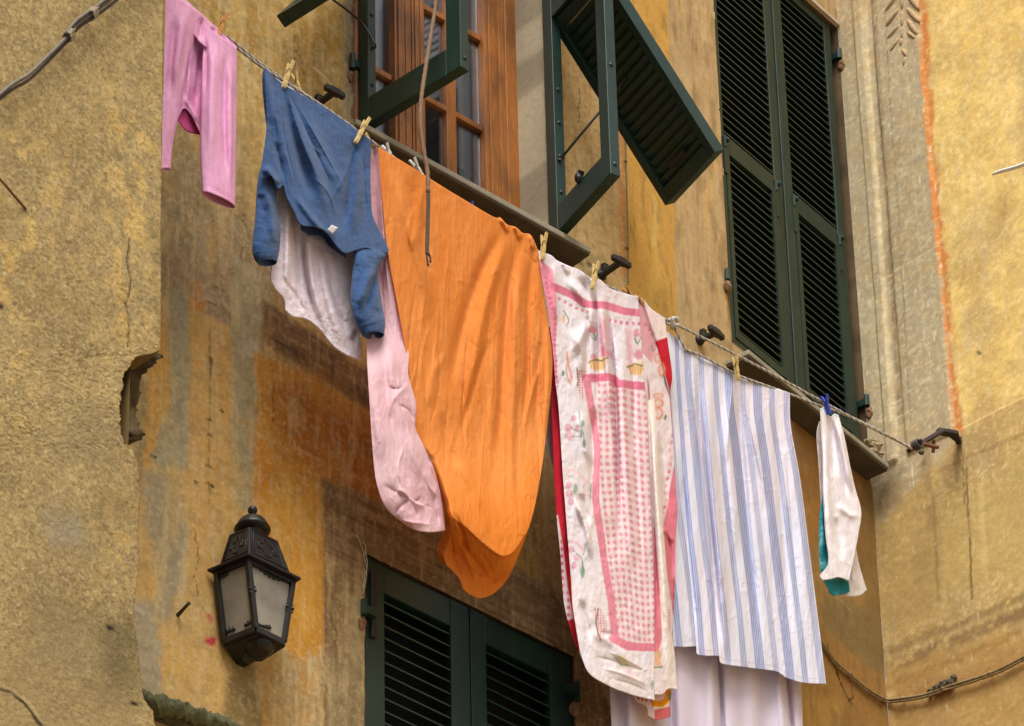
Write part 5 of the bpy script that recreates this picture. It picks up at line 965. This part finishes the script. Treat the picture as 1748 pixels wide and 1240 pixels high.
# ---- long thin white cloth behind it
def pthin(X, Y, u, v, w):
    q = CP(X, Y, (240, 230, 246)); q.mix(.10*sstep(.2, .8, np.cos(u*2*pi*9)), (200, 196, 214)); return q.c
garment('thin_cloth', sheet([(936, 600), (930, 700), (938, 780), (990, 900), (1034, 1100), (1042, 1200), (1048, 1340)], [(1325, 720), (1340, 800), (1358, 1000), (1368, 1170), (1374, 1340)], [(1140, 640)], [(1200, 1345)], 190, 240, lambda X, Y, u, v: -.075-.006*np.sin(u*23+v*2)-.006*np.sin(u*51+1-v*3), [([(1210, 1080), (1222, 1330)], 8, .02), ([(1226, 1080), (1238, 1330)], 4, -.02), ([(1322, 1080), (1345, 1330)], 8, .02), ([(1338, 1080), (1360, 1330)], 4, -.02), ([(1070, 1120), (1078, 1330)], 8, .02), ([(1140, 1120), (1150, 1330)], 9, -.02)], pthin, [(.004, .03, .006, 65)]), M_THIN, 'long thin white cloth hanging lowest, behind the striped cloth and tablecloth', 'cloth')
# ---- small white garment with turquoise lining
def psm(X, Y, u, v, w):
    q = CP(X, Y, (240, 232, 236)); q.mott((228, 216, 220), .5, .03, .02, .5, .66); q.mix(.8*np.exp(-((u-.012)/.008)**2), (120, 130, 120)); q.mix(.7*np.exp(-((v-.006)/.006)**2), (150, 190, 190)); q.line([(1418, 944), (1436, 960), (1456, 968)], (210, 200, 206), 1.5, .7); return q.c
f1 = sheet([(1400, 698), (1402, 740), (1404, 780), (1405, 840), (1409, 910), (1414, 960), (1400, 982), (1404, 991)], [(1431, 709), (1442, 749), (1452, 800), (1460, 835), (1470, 874), (1465, 913), (1459, 945), (1449, 992)], [(1408, 696), (1416, 712), (1424, 707)], [(1418, 989), (1432, 986)], 80, 190, .012, [([(1416, 706), (1420, 760), (1426, 820)], 6, -.016), ([(1426, 712), (1440, 770), (1456, 850)], 5, .018), ([(1422, 712), (1432, 770), (1448, 860)], 4, -.014), ([(1428, 860), (1452, 880), (1468, 876)], 6, .007), ([(1408, 720), (1412, 840), (1420, 940)], 5, .010), ([(1424, 880), (1432, 920), (1440, 960)], 6, -.010)], psm, [(.003, .05, .03, 71), (.0008, .15, .08, 72)])
f2 = sheet([(1404, 846), (1399, 880), (1398, 930), (1400, 970), (1402, 982)], [(1430, 846), (1432, 880), (1440, 950), (1450, 1004), (1448, 1012)], [], [(1418, 1014), (1430, 1016)], 50, 120, -.012, [([(1404, 860), (1404, 960)], 4, .01)], flat((44, 126, 134), [((110, 184, 190), .7, .06, .05, .5, .62)]), [(.003, .06, .06, 73)])
f3 = sheet([(1398, 720), (1394, 745), (1398, 800), (1404, 900), (1414, 1012)], [(1432, 715), (1446, 800), (1462, 940), (1474, 990), (1480, 1008)], [], [(1440, 1018), (1466, 1018)], 60, 140, -.028, [([(1452, 940), (1460, 1010)], 5, .01)], flat((226, 216, 212)), [(.003, .05, .04, 74)])
garment('small_garment', join(f1, f2, f3), M_JERSEY, 'small white garment with turquoise lining held by a blue peg', 'garment')

lin = _lin0
# ================================================================= LINES AND PEGS
def rope(name, pts, label, group=None, r=.0042, pitch=.034, extra=None):
    P = np.array([RP.hit(np.array(float(x)), np.array(float(y)), o) for x, y, o in pts]); L = np.linalg.norm(np.diff(P, axis=0), axis=1).sum(); n = int(L/pitch*7); C = spline(P, n)
    T = np.gradient(C, axis=0); T /= np.linalg.norm(T, axis=1)[:, None]; a = np.cross(T, ZUP); a /= np.linalg.norm(a, axis=1)[:, None]; b = np.cross(T, a); ph = np.linspace(0, L/pitch*2*pi, n)
    g = MB()
    for k in range(4): q = ph+k*pi/2; g.i = 0 if k % 4 != 2 else 1; g.tube(C+(a*np.cos(q)[:, None]+b*np.sin(q)[:, None])*r*.62, r*.66, 5)
    g.i = 0
    if extra: extra(g)
    return tag(g.build(name, [M_ROPEW, M_ROPED], smooth=True), label, 'clothesline', group)
def knot(g):
    c = RP.hit(np.array(1148.), np.array(552.), .006); t = np.linspace(0, 4*pi, 60)
    g.tube(c+np.outer(np.cos(t), RP.d)*.017+np.outer(np.sin(t)*.016, ZUP)+np.outer(np.sin(t*1.5)*.014+.004, RP.n), .0062, 7); g.tube(spline([c-RP.d*.02, c+ZUP*.018+RP.n*.012, c+RP.d*.02+RP.n*.01, c-ZUP*.02+RP.n*.012], 24), .0058, 7)
rope('clothesline', [(225, -62, 0), (300, 2, 0), (403, 81, 0), (452, 118, 0), (560, 188, -.003), (635, 242, -.003), (720, 303, -.003), (800, 350, -.003), (870, 392, -.003), (920, 430, -.003), (1000, 472, -.004), (1080, 509, -.004), (1112, 532, -.004), (1147, 551, 0), (1200, 577, 0), (1300, 629, 0), (1400, 684, 0), (1480, 727, 0), (1558, 766, 0)], 'upper of the two clotheslines, knotted beside the tablecloth', None, .0042, .034, knot)
rope('clothesline', [(222, -72, -.012), (300, -5, -.012), (403, 75, -.012), (452, 114, -.014), (560, 188, -.016), (720, 303, -.016), (870, 394, -.016), (920, 432, -.016), (1080, 512, -.016), (1130, 545, -.012), (1148, 555, .008), (1156, 570, .004), (1168, 594, .002), (1172, 598, -.003), (1200, 609, -.004), (1258, 640, -.004), (1300, 656, -.004), (1348, 673, -.003), (1404, 695, -.002), (1430, 703, -.002), (1490, 730, 0), (1558, 767, .004)], 'lower of the two clotheslines, carrying the striped cloth and white garment', None, .004)
def peg(jaw, tail, off, mat, label, spread=.014, wid=.012, group='pegs on the clotheslines'):
    a = RP.hit(np.array(float(jaw[0])), np.array(float(jaw[1])), off); b = RP.hit(np.array(float(tail[0])), np.array(float(tail[1])), off+.004)
    z = (b-a); Lp = np.linalg.norm(z); z = z/Lp; y = RP.n-z*(RP.n@z); y /= np.linalg.norm(y); x = np.cross(y, z)
    root = empty('clothes_peg', a, label, 'clothes peg', group)
    for s in (1, -1):
        def pt(h, o, w): return a+z*h*Lp+y*s*o+x*w
        prof = [(0, .0012, .0050), (.10, .0010, .0078), (.22, .0008, .0078), (.26, .0022, .0056), (.32, .0008, .0078), (.52, .0012, .0080), (.58, .0030, .0062), (.64, .0014, .0090), (1., spread*.62, spread*.62+.0062)]
        V = []; 
        for h, o0, o1 in prof: V += [pt(h, o0, -wid/2), pt(h, o0, wid/2), pt(h, o1, wid/2), pt(h, o1, -wid/2)]
        n = len(prof); Fc = [(4*i+j, 4*i+(j+1) % 4, 4*i+4+(j+1) % 4, 4*i+4+j) for i in range(n-1) for j in range(4)]+[(3, 2, 1, 0), (4*n-4, 4*n-3, 4*n-2, 4*n-1)]
        if s < 0: Fc = [tuple(reversed(q)) for q in Fc]
        obj('peg_arm', V, Fc, mat, root, bevel=.0008)
    g = MB(); c = a+z*Lp*.58; t = np.linspace(0, 6*pi, 44); g.tube(c+np.outer(np.cos(t)*.0048, y)+np.outer(np.sin(t)*.0048, z)+np.outer(np.linspace(-wid*.62, wid*.62, 44), x), .0011, 5)
    g.tube(spline([c+x*wid*.62, c+x*wid*.6+z*.012+y*.009, c+z*.013+y*.0092, c-x*wid*.6+z*.012+y*.009], 14), .0012, 5)
    g.build('spring', M_SPRING, root, smooth=True); return root
OF = .012
peg((303, 18), (311, -22), OF, M_PEGO, 'orange wooden peg at the top left of the pink trousers')
peg((371, 66), (384, 26), .026, M_PEGO, 'orange-brown wooden peg holding the right of the pink trousers')
peg((484, 150), (497, 107), .02, M_PEG, 'pale wooden peg on the upper hem of the blue pullover')
peg((512, 160), (501, 124), -.02, M_PEG, 'pale wooden peg behind the blue pullover, holding the towel')
peg((607, 244), (627, 204), .022, M_PEG, 'pale wooden peg on the lower hem of the blue pullover')
peg((641, 254), (620, 230), -.03, M_PEG, 'wooden peg mostly hidden, just right of the pullover')
peg((669, 272), (656, 246), -.02, M_PEGW, 'white peg at the corner of pale pink and orange sheets')
peg((723, 306), (703, 271), -.004, M_PEGW, 'white plastic peg on the orange sheet beside the brown cord')
peg((808, 368), (802, 346), -.02, M_PEGB, 'blue peg with only its tip showing behind the orange sheet')
peg((926, 444), (929, 400), .022, M_PEG, 'wooden peg where orange sheet and tablecloth meet')
peg((1011, 493), (1018, 449), .026, M_PEG, 'wooden peg on the tablecloth near the iron hook')
peg((1083, 512), (1066, 491), -.016, M_PEGO, 'orange peg behind the top of the tablecloth, the left one')
peg((1101, 527), (1086, 508), .006, M_PEGO, 'orange peg in the tablecloth fold, nearest the rope knot')
peg((1260, 649), (1254, 608), .014, M_PEG, 'wooden peg holding the blue striped cloth')
peg((1416, 708), (1407, 675), .024, M_PEGB, 'blue plastic peg holding the small white garment', .016, .014)
peg((1419, 696), (1434, 705), -.012, M_PEGB, 'small blue peg lying along the lower line behind the white garment', .008, .012)

# ================================================================= IRONWORK
def hook(pl, base, label, L=.105, bar=.088, knob=True, rot=0.):
    b = pl.hit(np.array(float(base[0])), np.array(float(base[1])), 0); root = empty('iron_hook', b, label, 'iron hook', 'iron shutter hooks on the facade')
    g = MB(); g.lathe(b, [(.021, -.004), (.021, .006), (.015, .016), (.0125, .02)], 12, pl.n); 
    if knob: c = b+pl.n*.018+ZUP*.004; g.bar(c, c+ZUP*.036+pl.n*.004, .022, .022, pl.n)
    g.build('wall_plate', M_IRON, root, smooth=False, bevel=.002)
    g = MB(); g.bar(b+pl.n*.01, b+pl.n*L, .021, .019); g.build('stem', M_IRON, root, bevel=.003)
    g = MB(); e = b+pl.n*(L+.004); dr = pl.d*cos(rot)+ZUP*sin(rot); q = [e-dr*bar*.5-ZUP*.001, e-dr*bar*.28, e+dr*bar*.28, e+dr*bar*.5]
    g.bar(q[0], q[3], .024, .02, pl.n); g.bar(e-dr*.02, e+dr*.02, .029, .024, pl.n); g.build('crossbar', M_IRON, root, bevel=.004)
hook(M1, (537, 183), 'black iron T-shaped hook just above the blue pullover')
hook(M1, (1026, 471), 'black iron T-shaped hook above the tablecloth by the window sill')
hook(M2, (1193, 582), 'black iron T-shaped hook left of the second sill, behind the ropes', .075)
BR = empty('line_bracket', RW.hit(np.array(1634.), np.array(752.), 0), 'rusty black iron bracket on the side wall holding the rope ends', 'bracket')
h_ = lambda x, y, o: RW.hit(np.array(float(x)), np.array(float(y)), o)
g = MB(); g.bar(h_(1637, 757, .0), h_(1630, 738, .05), .022, .02); g.bar(h_(1634, 742, .04), h_(1600, 736, .12), .030, .02); g.bar(h_(1638, 752, 0), h_(1618, 737, .08), .02, .026); g.build('wall_arm', M_IRON, BR, bevel=.004)
g = MB(); g.bar(h_(1610, 735, .11), h_(1551, 770, .25), .022, .017); g.build('line_bar', mat_simple('rusty_black_iron', (.035, .016, .012), .7, .5, (60, 60, 60), .002), BR, bevel=.003)
g = MB(); g.bar(h_(1571, 757, .22), h_(1602, 764, .14), .014, .012); g.bar(h_(1594, 752, .14), h_(1593, 773, .13), .012, .012); g.build('cross_pin', M_RUST, BR, bevel=.002)
g = MB(); c = h_(1564, 760, .25); t = np.linspace(0, 6*pi, 60); g.tube(c+np.outer(np.cos(t)*.017, ZUP)+np.outer(np.sin(t)*.017, RW.n)+np.outer(np.linspace(-.012, .02, 60), RW.d), .005, 6); g.build('binding', M_CABLED, BR, smooth=True)
g = MB(); c = h_(1573, 772, .02); g.ball(c, .012, 10); tag(g.build('wall_bolt', M_MOSS, smooth=True), 'small mossy bolt end in the side wall under the bracket', 'bolt')
# nail, rods, cables
g = MB(); a = M1.hit(np.array(301.), np.array(1053.), -.01); b = M1.hit(np.array(301.), np.array(1053.), .0)+M1.n*.062+ZUP*.018; g.tube([a, (a+b)/2, b], [.0075, .006, .005], 7); g.lathe(b, [(.006, 0), (.007, .003), (.004, .005)], 8, (b-a)/np.linalg.norm(b-a))
tag(g.build('nail', mat_simple('rusty_nail', (.05, .028, .018), .8, .5, (80, 80, 80), .002), smooth=False), 'bent rusty nail sticking out of the peach plaster, left of lantern', 'nail')
lw = lambda x, y, o: LW.hit(np.array(float(x)), np.array(float(y)), o)
g = MB(); g.tube(spline([lw(-60, 245, .03), lw(0, 306, .03), lw(24, 334, .025), lw(43, 356, .005)], 20), .0042, 7); g.ball(lw(43, 356, .004), .006, 8)
tag(g.build('rusty_rod', M_RUST, smooth=True), 'thin rusty rod slanting down the rough wall at the left edge', 'rod')
CB = empty('cable_bundle', lw(90, 90, .03), 'grey cable bundle crossing the rough wall top left', 'cable')
cp = [(-60, 212), (-10, 170), (20, 145), (48, 128), (80, 98), (112, 66), (132, 42), (162, 20), (200, -10), (260, -62)]
sh = lambda dx, dy, o: spline([lw(x+dx, y+dy, o) for x, y in cp], 80)
g = MB(); g.tube(sh(0, 0, .035), .0066, 8); g.build('cable', M_CABLE, CB, smooth=True)
g = MB(); P = sh(2, 7, .028); P = P+np.outer(np.sin(np.linspace(0, 14, 80))*.003, ZUP); g.tube(P, .0052, 7); g.build('cable', M_CABLED, CB, smooth=True)
g = MB(); P = spline([lw(x, y, .045) for x, y in ((112, 58), (128, 38), (146, 24), (164, 12), (196, -14), (250, -60))], 50); g.tube(P, .0055, 7); g.build('cable', M_CABLE, CB, smooth=True)
for x, y, dx, dy in ((118, 61, .62, -.78), (158, 24, .7, -.7)):
    c = lw(x, y, .038); ax = lw(x+dx*10, y+dy*10, .038)-c; ax /= np.linalg.norm(ax); e = np.cross(ax, ZUP); e /= np.linalg.norm(e); f = np.cross(ax, e); t = np.linspace(0, 8*pi, 70)
    g = MB(); g.tube(c+np.outer(np.cos(t)*.016, e)+np.outer(np.sin(t)*.016, f)+np.outer(np.linspace(-.015, .015, 70), ax), .0032, 5); g.tube([c+e*.015, c+e*.03+ZUP*.01], .003, 5); g.build('cable_tie', M_TIE, CB, smooth=True)
g = MB(); pm = [M2.hit(np.array(float(x)), np.array(float(y)), .010) for x, y in ((1340, 1020), (1380, 1072), (1406, 1102), (1426, 1130), (1452, 1153), (1480, 1176), (1502, 1190))]; pr = [RW.hit(np.array(float(x)), np.array(float(y)), .012) for x, y in ((1514, 1195), (1532, 1194), (1580, 1186), (1620, 1172), (1660, 1160), (1700, 1146), (1748, 1122), (1840, 1072))]
P = spline(pm+pr, 130); g.tube(P, .0062, 8); g.tube(P-ZUP*.011+RNG.normal(0, .0008, P.shape), .0042, 6)
for i in (35, 62, 78, 96): g.ball(P[i], .0105, 8, (1, 1, 1))
tag(g.build('wall_cable', M_OCABLE, smooth=True), 'thin ochre-painted cable sagging round the lower right inner corner', 'cable')
tag(obj('mortar_patch', *lumps([(RW.hit(np.array(float(x)), np.array(float(y)), .004), r) for x, y, r in ((1600, 1176, .018), (1612, 1171, .022), (1623, 1166, .018), (1628, 1157, .012), (1588, 1181, .012))], 1, 82), mat_simple('dark_mortar', (.12, .095, .06), .95, .6, (70, 70, 70), .01)), 'lump of dark mortar fixing the ochre cable to the side wall', 'mortar')
g = MB(); P = spline([M1.hit(np.array(float(x)), np.array(float(y)), .008) for x, y in ((1058, -120), (1063, 0), (1068, 150), (1070, 270), (1073, 400), (1074, 520), (1076, 640))], 60); P = P-M1.d*.004; g.tube(P, .0030, 6)
for y in (276, 424): g.ball(M1.hit(np.array(1069.+(y-270)*.02), np.array(float(y)), .010)-M1.d*.004, .0065, 8)
tag(g.build('thin_wire', M_CABLE, smooth=True), 'thin vertical wire down the ochre stripe between the two windows', 'wire')
g = MB(); g.tube(spline([h_(1694, 298, .03), h_(1712, 292, .05), h_(1748, 281, .1), h_(1850, 240, .22)], 24), np.r_[[.004, .007], np.linspace(.0085, .010, 22)], 8)
tag(g.build('white_rod', M_WHITE, smooth=True), 'white rod end poking in at the right edge by the yellow wall', 'rod')
cr = lambda x, y, o=.075: RP.hit(np.array(float(x)), np.array(float(y)), o)
CO = empty('hanging_cord', cr(731, 445), 'brown cord hanging down in front of the orange sheet', 'cord')
g = MB(); P = spline([cr(752, -140), cr(744, 0), (cr(737, 50)), cr(726, 120), cr(719, 170), cr(718, 215), cr(724, 262), cr(730, 296), cr(731, 330)], 90); t = np.linspace(0, 90, 90)
g.tube(P, .0075+.0009*np.sin(t*2.2), 8); g.build('upper_cord', M_CORD, CO, smooth=True)
g = MB(); P = spline([cr(731, 322), cr(731, 350), cr(730, 390), cr(729, 425), cr(730, 436)], 50); g.tube(P, .0068+.0008*np.sin(np.linspace(0, 60, 50)*2.2), 8); g.tube(spline([cr(730, 430), cr(729, 440), cr(731, 454)], 10), [.004]*10, 6); g.tube(spline([cr(730, 430), cr(734, 438), cr(735, 448)], 10), [.0036]*10, 6); g.tube(spline([cr(730, 428), cr(726, 432)], 4), .002, 5); g.build('frayed_end', M_CORD2, CO, smooth=True)
g = MB()
for pts in ([(608, 912), (616, 930), (622, 950), (626, 975), (623, 1000), (619, 1014)], [(624, 940), (627, 965), (622, 985), (621, 1010)], [(621, 970), (625, 985), (618, 1004)], [(618, 925), (624, 932), (623, 948)]): g.tube(spline([M1.hit(np.array(float(x)), np.array(float(y)), .022) for x, y in pts], 26), .0016, 5)
tag(g.build('frayed_string', M_STRING, smooth=True), 'frayed pale string at the top left corner of the lower shutters', 'string')

# ================================================================= LANTERN
b0 = M1.hit(np.array(400.), np.array(1123.), 0)
LN = empty('wall_lantern', b0, 'black iron wall lantern with frosted panes on the peach plaster', 'wall lantern')
def sq(pts): return [M1.at(u, z, n) for u, z, n in pts]
# eave front-left corner (425,942), left (352,967), right (517,986)
NE = .172; ufl, zE = M1.uv(np.array(425.), np.array(944.), NE); ufr = M1.uv(np.array(514.), np.array(985.), NE)[0]; WE = ufr-ufl
uc = (ufl+ufr)/2; NB = .147; ub0, zB = M1.uv(np.array(421.), np.array(1066.), NB); WB = M1.uv(np.array(469.), np.array(1093.), NB)[0]-ub0; ubc = uc
n0E, n0B = .012, .03
def rect(hw, n0, n1, z, fl=.27): return [M1.at(np.array(uc-hw-fl*(n1-n0)), np.array(z), np.array(n0)), M1.at(np.array(uc+hw-.05*(n1-n0)), np.array(z), np.array(n0)), M1.at(np.array(uc+hw), np.array(z), np.array(n1)), M1.at(np.array(uc-hw), np.array(z), np.array(n1))]
def frus(g, A, B, caps=True):
    return g.hexa(A+B)
HE, HB = WE/2, WB/2
nR0, nR1 = .035, .112; zR = M1.uv(np.array(425.), np.array(899.), nR1)[1]; HR = .061
g = MB(); frus(g, rect(HE, n0E, NE, zE-.006), rect(HE, n0E, NE, zE+.004)); frus(g, rect(HE*.93, n0E+.008, NE-.012, zE+.0045), rect(HE*.80, n0E+.02, NE-.026, zE+.022)); frus(g, rect(HE*.799, n0E+.0205, NE-.0265, zE+.0215), rect(HR, nR0, nR1, zR))
ro = g.build('lantern_roof', M_LANT, LN, bevel=.002)
g = MB()                                           # raised borders and scrolls on the two visible roof faces
def face(A, B, C, D): return lambda s, t, o=0.: ((A*(1-s)+B*s)*(1-t)+(D*(1-s)+C*s)*t)+o*(lambda n: n/np.linalg.norm(n))(np.cross(B-A, D-A))
lo_, hi_ = rect(HE*.799, n0E+.0205, NE-.0265, zE+.0215), rect(HR, nR0, nR1, zR)
for fc in (face(lo_[3], lo_[2], hi_[2], hi_[3]), face(lo_[0], lo_[3], hi_[3], hi_[0])):
    sgn = 1 if (fc(.5, .5, .01)-fc(.5, .5))@(CAM-fc(.5, .5)) > 0 else -1
    P = lambda pts: np.array([fc(s, t, .0012*sgn) for s, t in pts])
    for m in (.07, .13): g.tube(P([(m, .10), (m, .92), (1-m, .92), (1-m, .10), (m, .10)]), .0014, 5)
    th = np.linspace(0, 2*pi, 40); g.tube(P([(.5+(.20+.04*cos(4*x))*cos(x), .5+(.24+.05*cos(4*x))*sin(x)) for x in th]), .0022, 5)
    for sx in (-1, 1): g.tube(P([(.5+sx*(.24+.03*k*cos(k*1.3)), .5+.10*sin(k*1.3)) for k in np.linspace(0, 4, 16)]), .0018, 5)
g.build('scrollwork', M_LANT, ro, smooth=True)
cN = (nR0+nR1)/2; cc = M1.at(np.array(uc-.016), np.array(zR), np.array(cN))
g = MB(); g.lathe(cc, [(.034, -.02), (.034, .012), (.038, .016), (.052, .020), (.060, .026), (.060, .031), (.055, .040), (.048, .055), (.040, .066), (.026, .073), (.012, .077), (.009, .082), (.008, .090), (.011, .094), (.0145, .100), (.0165, .107), (.0145, .115), (.009, .121), (.002, .123)], 28); g.build('finial_cap', M_LANT, LN, smooth=True)
E_, B_ = rect(HE*.86, n0E+.016, NE-.024, zE-.006), rect(HB, n0B, NB, zB)
g = MB()
for i in range(4):
    a, b = np.array(E_[i]), np.array(B_[i]); g.bar(a, b, .017, .017, M1.n+M1.d*.01)
    c = a*.55+b*.45
    for o in (-.010, .010):
        if i in (2, 3): g.ball(c+M1.d*o+M1.n*.006, .0075, 8); g.ball(c+M1.d*o*.9+ZUP*.014+M1.n*.006, .005, 8); g.ball(c+M1.d*o*.9-ZUP*.014+M1.n*.006, .005, 8)
for i in range(4):
    a, b = np.array(B_[i]), np.array(B_[(i+1) % 4]); g.bar(a-ZUP*.004, b-ZUP*.004, .016, .022); a, b = np.array(E_[i]), np.array(E_[(i+1) % 4]); g.bar(a-ZUP*.006, b-ZUP*.006, .016, .016)
g.build('lantern_frame', M_LANT, LN, bevel=.002)
for i, j in ((3, 2), (0, 3), (1, 2), (0, 1)):
    q = [np.array(E_[i]), np.array(E_[j]), np.array(B_[j]), np.array(B_[i])]; ce = sum(q)/4; ins = (M1.at(np.array(uc), np.array((zE+zB)/2), np.array(.10))-ce); ins = ins/np.linalg.norm(ins)*.004
    q = [ce+(x-ce)*np.array(.985)+ins for x in q]; pn = obj('lantern_pane', q+[x+ins for x in q], [(0, 1, 2, 3), (7, 6, 5, 4), (0, 4, 5, 1), (1, 5, 6, 2), (2, 6, 7, 3), (3, 7, 4, 0)], M_FROST, LN)
    if (i, j) in ((3, 2), (0, 3)):
        f = face(q[0], q[1], q[2], q[3]); sg = 1 if (f(.5, .5, .01)-f(.5, .5))@(CAM-f(.5, .5)) > 0 else -1; g = MB()
        for t0, amp in ((.93, .05), (.05, .06)):
            for s in np.linspace(.10, .90, 9):
                e = abs(s-.5)*2; ok = (t0 > .5 and ((i == 0 and (s < .4 or s > .7)) or (i == 3 and s < .55))) or (t0 < .5 and (i == 3 or s < .4))
                if not ok: continue
                hh = (.75+.6*sin(s*9+i))*amp*(1.2 if t0 > .5 else .9)
                th = np.linspace(0, 5, 16); g.tube([f(s+.045*cos(x)*(1-x/9), t0+(-1 if t0 > .5 else 1)*hh*(.3+.7*sin(x*.8)**2)*(1-x/12)-.01, sg*.003) for x in th], .0034, 5)
        g.tube([f(.02, t, sg*.003) for t in (.02, .98)], .002, 5); g.tube([f(.98, t, sg*.003) for t in (.02, .98)], .002, 5)
        g.build('scroll_ornament', M_LANT, pn, smooth=True)
# tapering bracket under the lantern, curving back to the wall
zK = float(M1.uv(np.array(402.), np.array(1122.), .02)[1])-.012; g = MB(); rings = []
for k in range(9):
    t = k/8; hw = HB*(.84-.62*t**1.1); n1 = NB*(.80*(1-t)**1.5+.20); n0 = .002+.02*(1-t); rings.append(rect(hw, n0, n1, zB-.014-(zB-.014-zK)*t))
V = [p for r in rings for p in r]; Fc = [(4*i+j, 4*i+(j+1) % 4, 4*i+4+(j+1) % 4, 4*i+4+j) for i in range(8) for j in range(4)]+[(3, 2, 1, 0), (32, 33, 34, 35)]
obj('lantern_bracket', V, Fc, M_LANT, LN, bevel=.003)
g = MB(); c = M1.at(np.array(uc), np.array(zB-.012), np.array(.095)); g.lathe(c, [(.052, 0), (.050, -.012), (.040, -.024), (.03, -.03)], 20); g.box(M1, uc-.03, uc+.03, zB-.02, zE+.06, .001, .012); g.build('back_plate', M_LANT, LN)
# ================================================================= GROUND, LIGHT, CAMERA
me = bpy.data.meshes.new('ground'); me.from_pydata([(-150, -150, 0), (150, -150, 0), (150, 150, 0), (-150, 150, 0)], [], [(0, 1, 2, 3)]); me.materials.append(M_GROUND)
tag(bpy.data.objects.new('ground', me), kind='structure'); COLL.objects.link(bpy.data.objects['ground'])
W = bpy.data.worlds.new('World'); SC.world = W; W.use_nodes = True; nt = W.node_tree; bg = nt.nodes['Background']
SUN_EL, SUN_AZ = radians(60), radians(182)        # azimuth from +Y towards +X: behind the camera, high, a little to the right
sky = nt.nodes.new('ShaderNodeTexSky'); sky.sky_type = 'NISHITA'; sky.sun_disc = False; sky.sun_elevation = SUN_EL; sky.sun_rotation = SUN_AZ; sky.dust_density = 4; sky.ozone_density = .6; sky.air_density = 1.2
hs = nt.nodes.new('ShaderNodeHueSaturation'); hs.inputs['Saturation'].default_value = .22
nt.links.new(sky.outputs[0], hs.inputs['Color']); nt.links.new(hs.outputs[0], bg.inputs[0]); bg.inputs[1].default_value = .068
L = bpy.data.lights.new('sun', 'SUN'); L.energy = 1.65; L.angle = radians(34); L.color = (1, .975, .945)
lo = bpy.data.objects.new('sun', L); COLL.objects.link(lo)
from mathutils import Vector, Matrix
sd_ = Vector((sin(SUN_AZ)*cos(SUN_EL), cos(SUN_AZ)*cos(SUN_EL), sin(SUN_EL))); lo.rotation_euler = sd_.to_track_quat('Z', 'Y').to_euler(); lo.location = (0, 0, 30)
cd = bpy.data.cameras.new('camera'); co = bpy.data.objects.new('camera', cd); COLL.objects.link(co); SC.camera = co
cd.sensor_width = 36; cd.lens = F/1748*36; cd.clip_end = 500; cd.clip_start = .1
M = Matrix.Identity(4)
for i in range(3): M[i][0], M[i][1], M[i][2], M[i][3] = RI[i], UP[i], -FW[i], CAM[i]
co.matrix_world = M
SC.view_settings.view_transform = 'Standard'; SC.view_settings.look = 'None'; SC.view_settings.exposure = 1.3; SC.view_settings.gamma = 1
SC.cycles.max_bounces = 8; SC.cycles.transparent_max_bounces = 8; SC.cycles.use_denoising = True
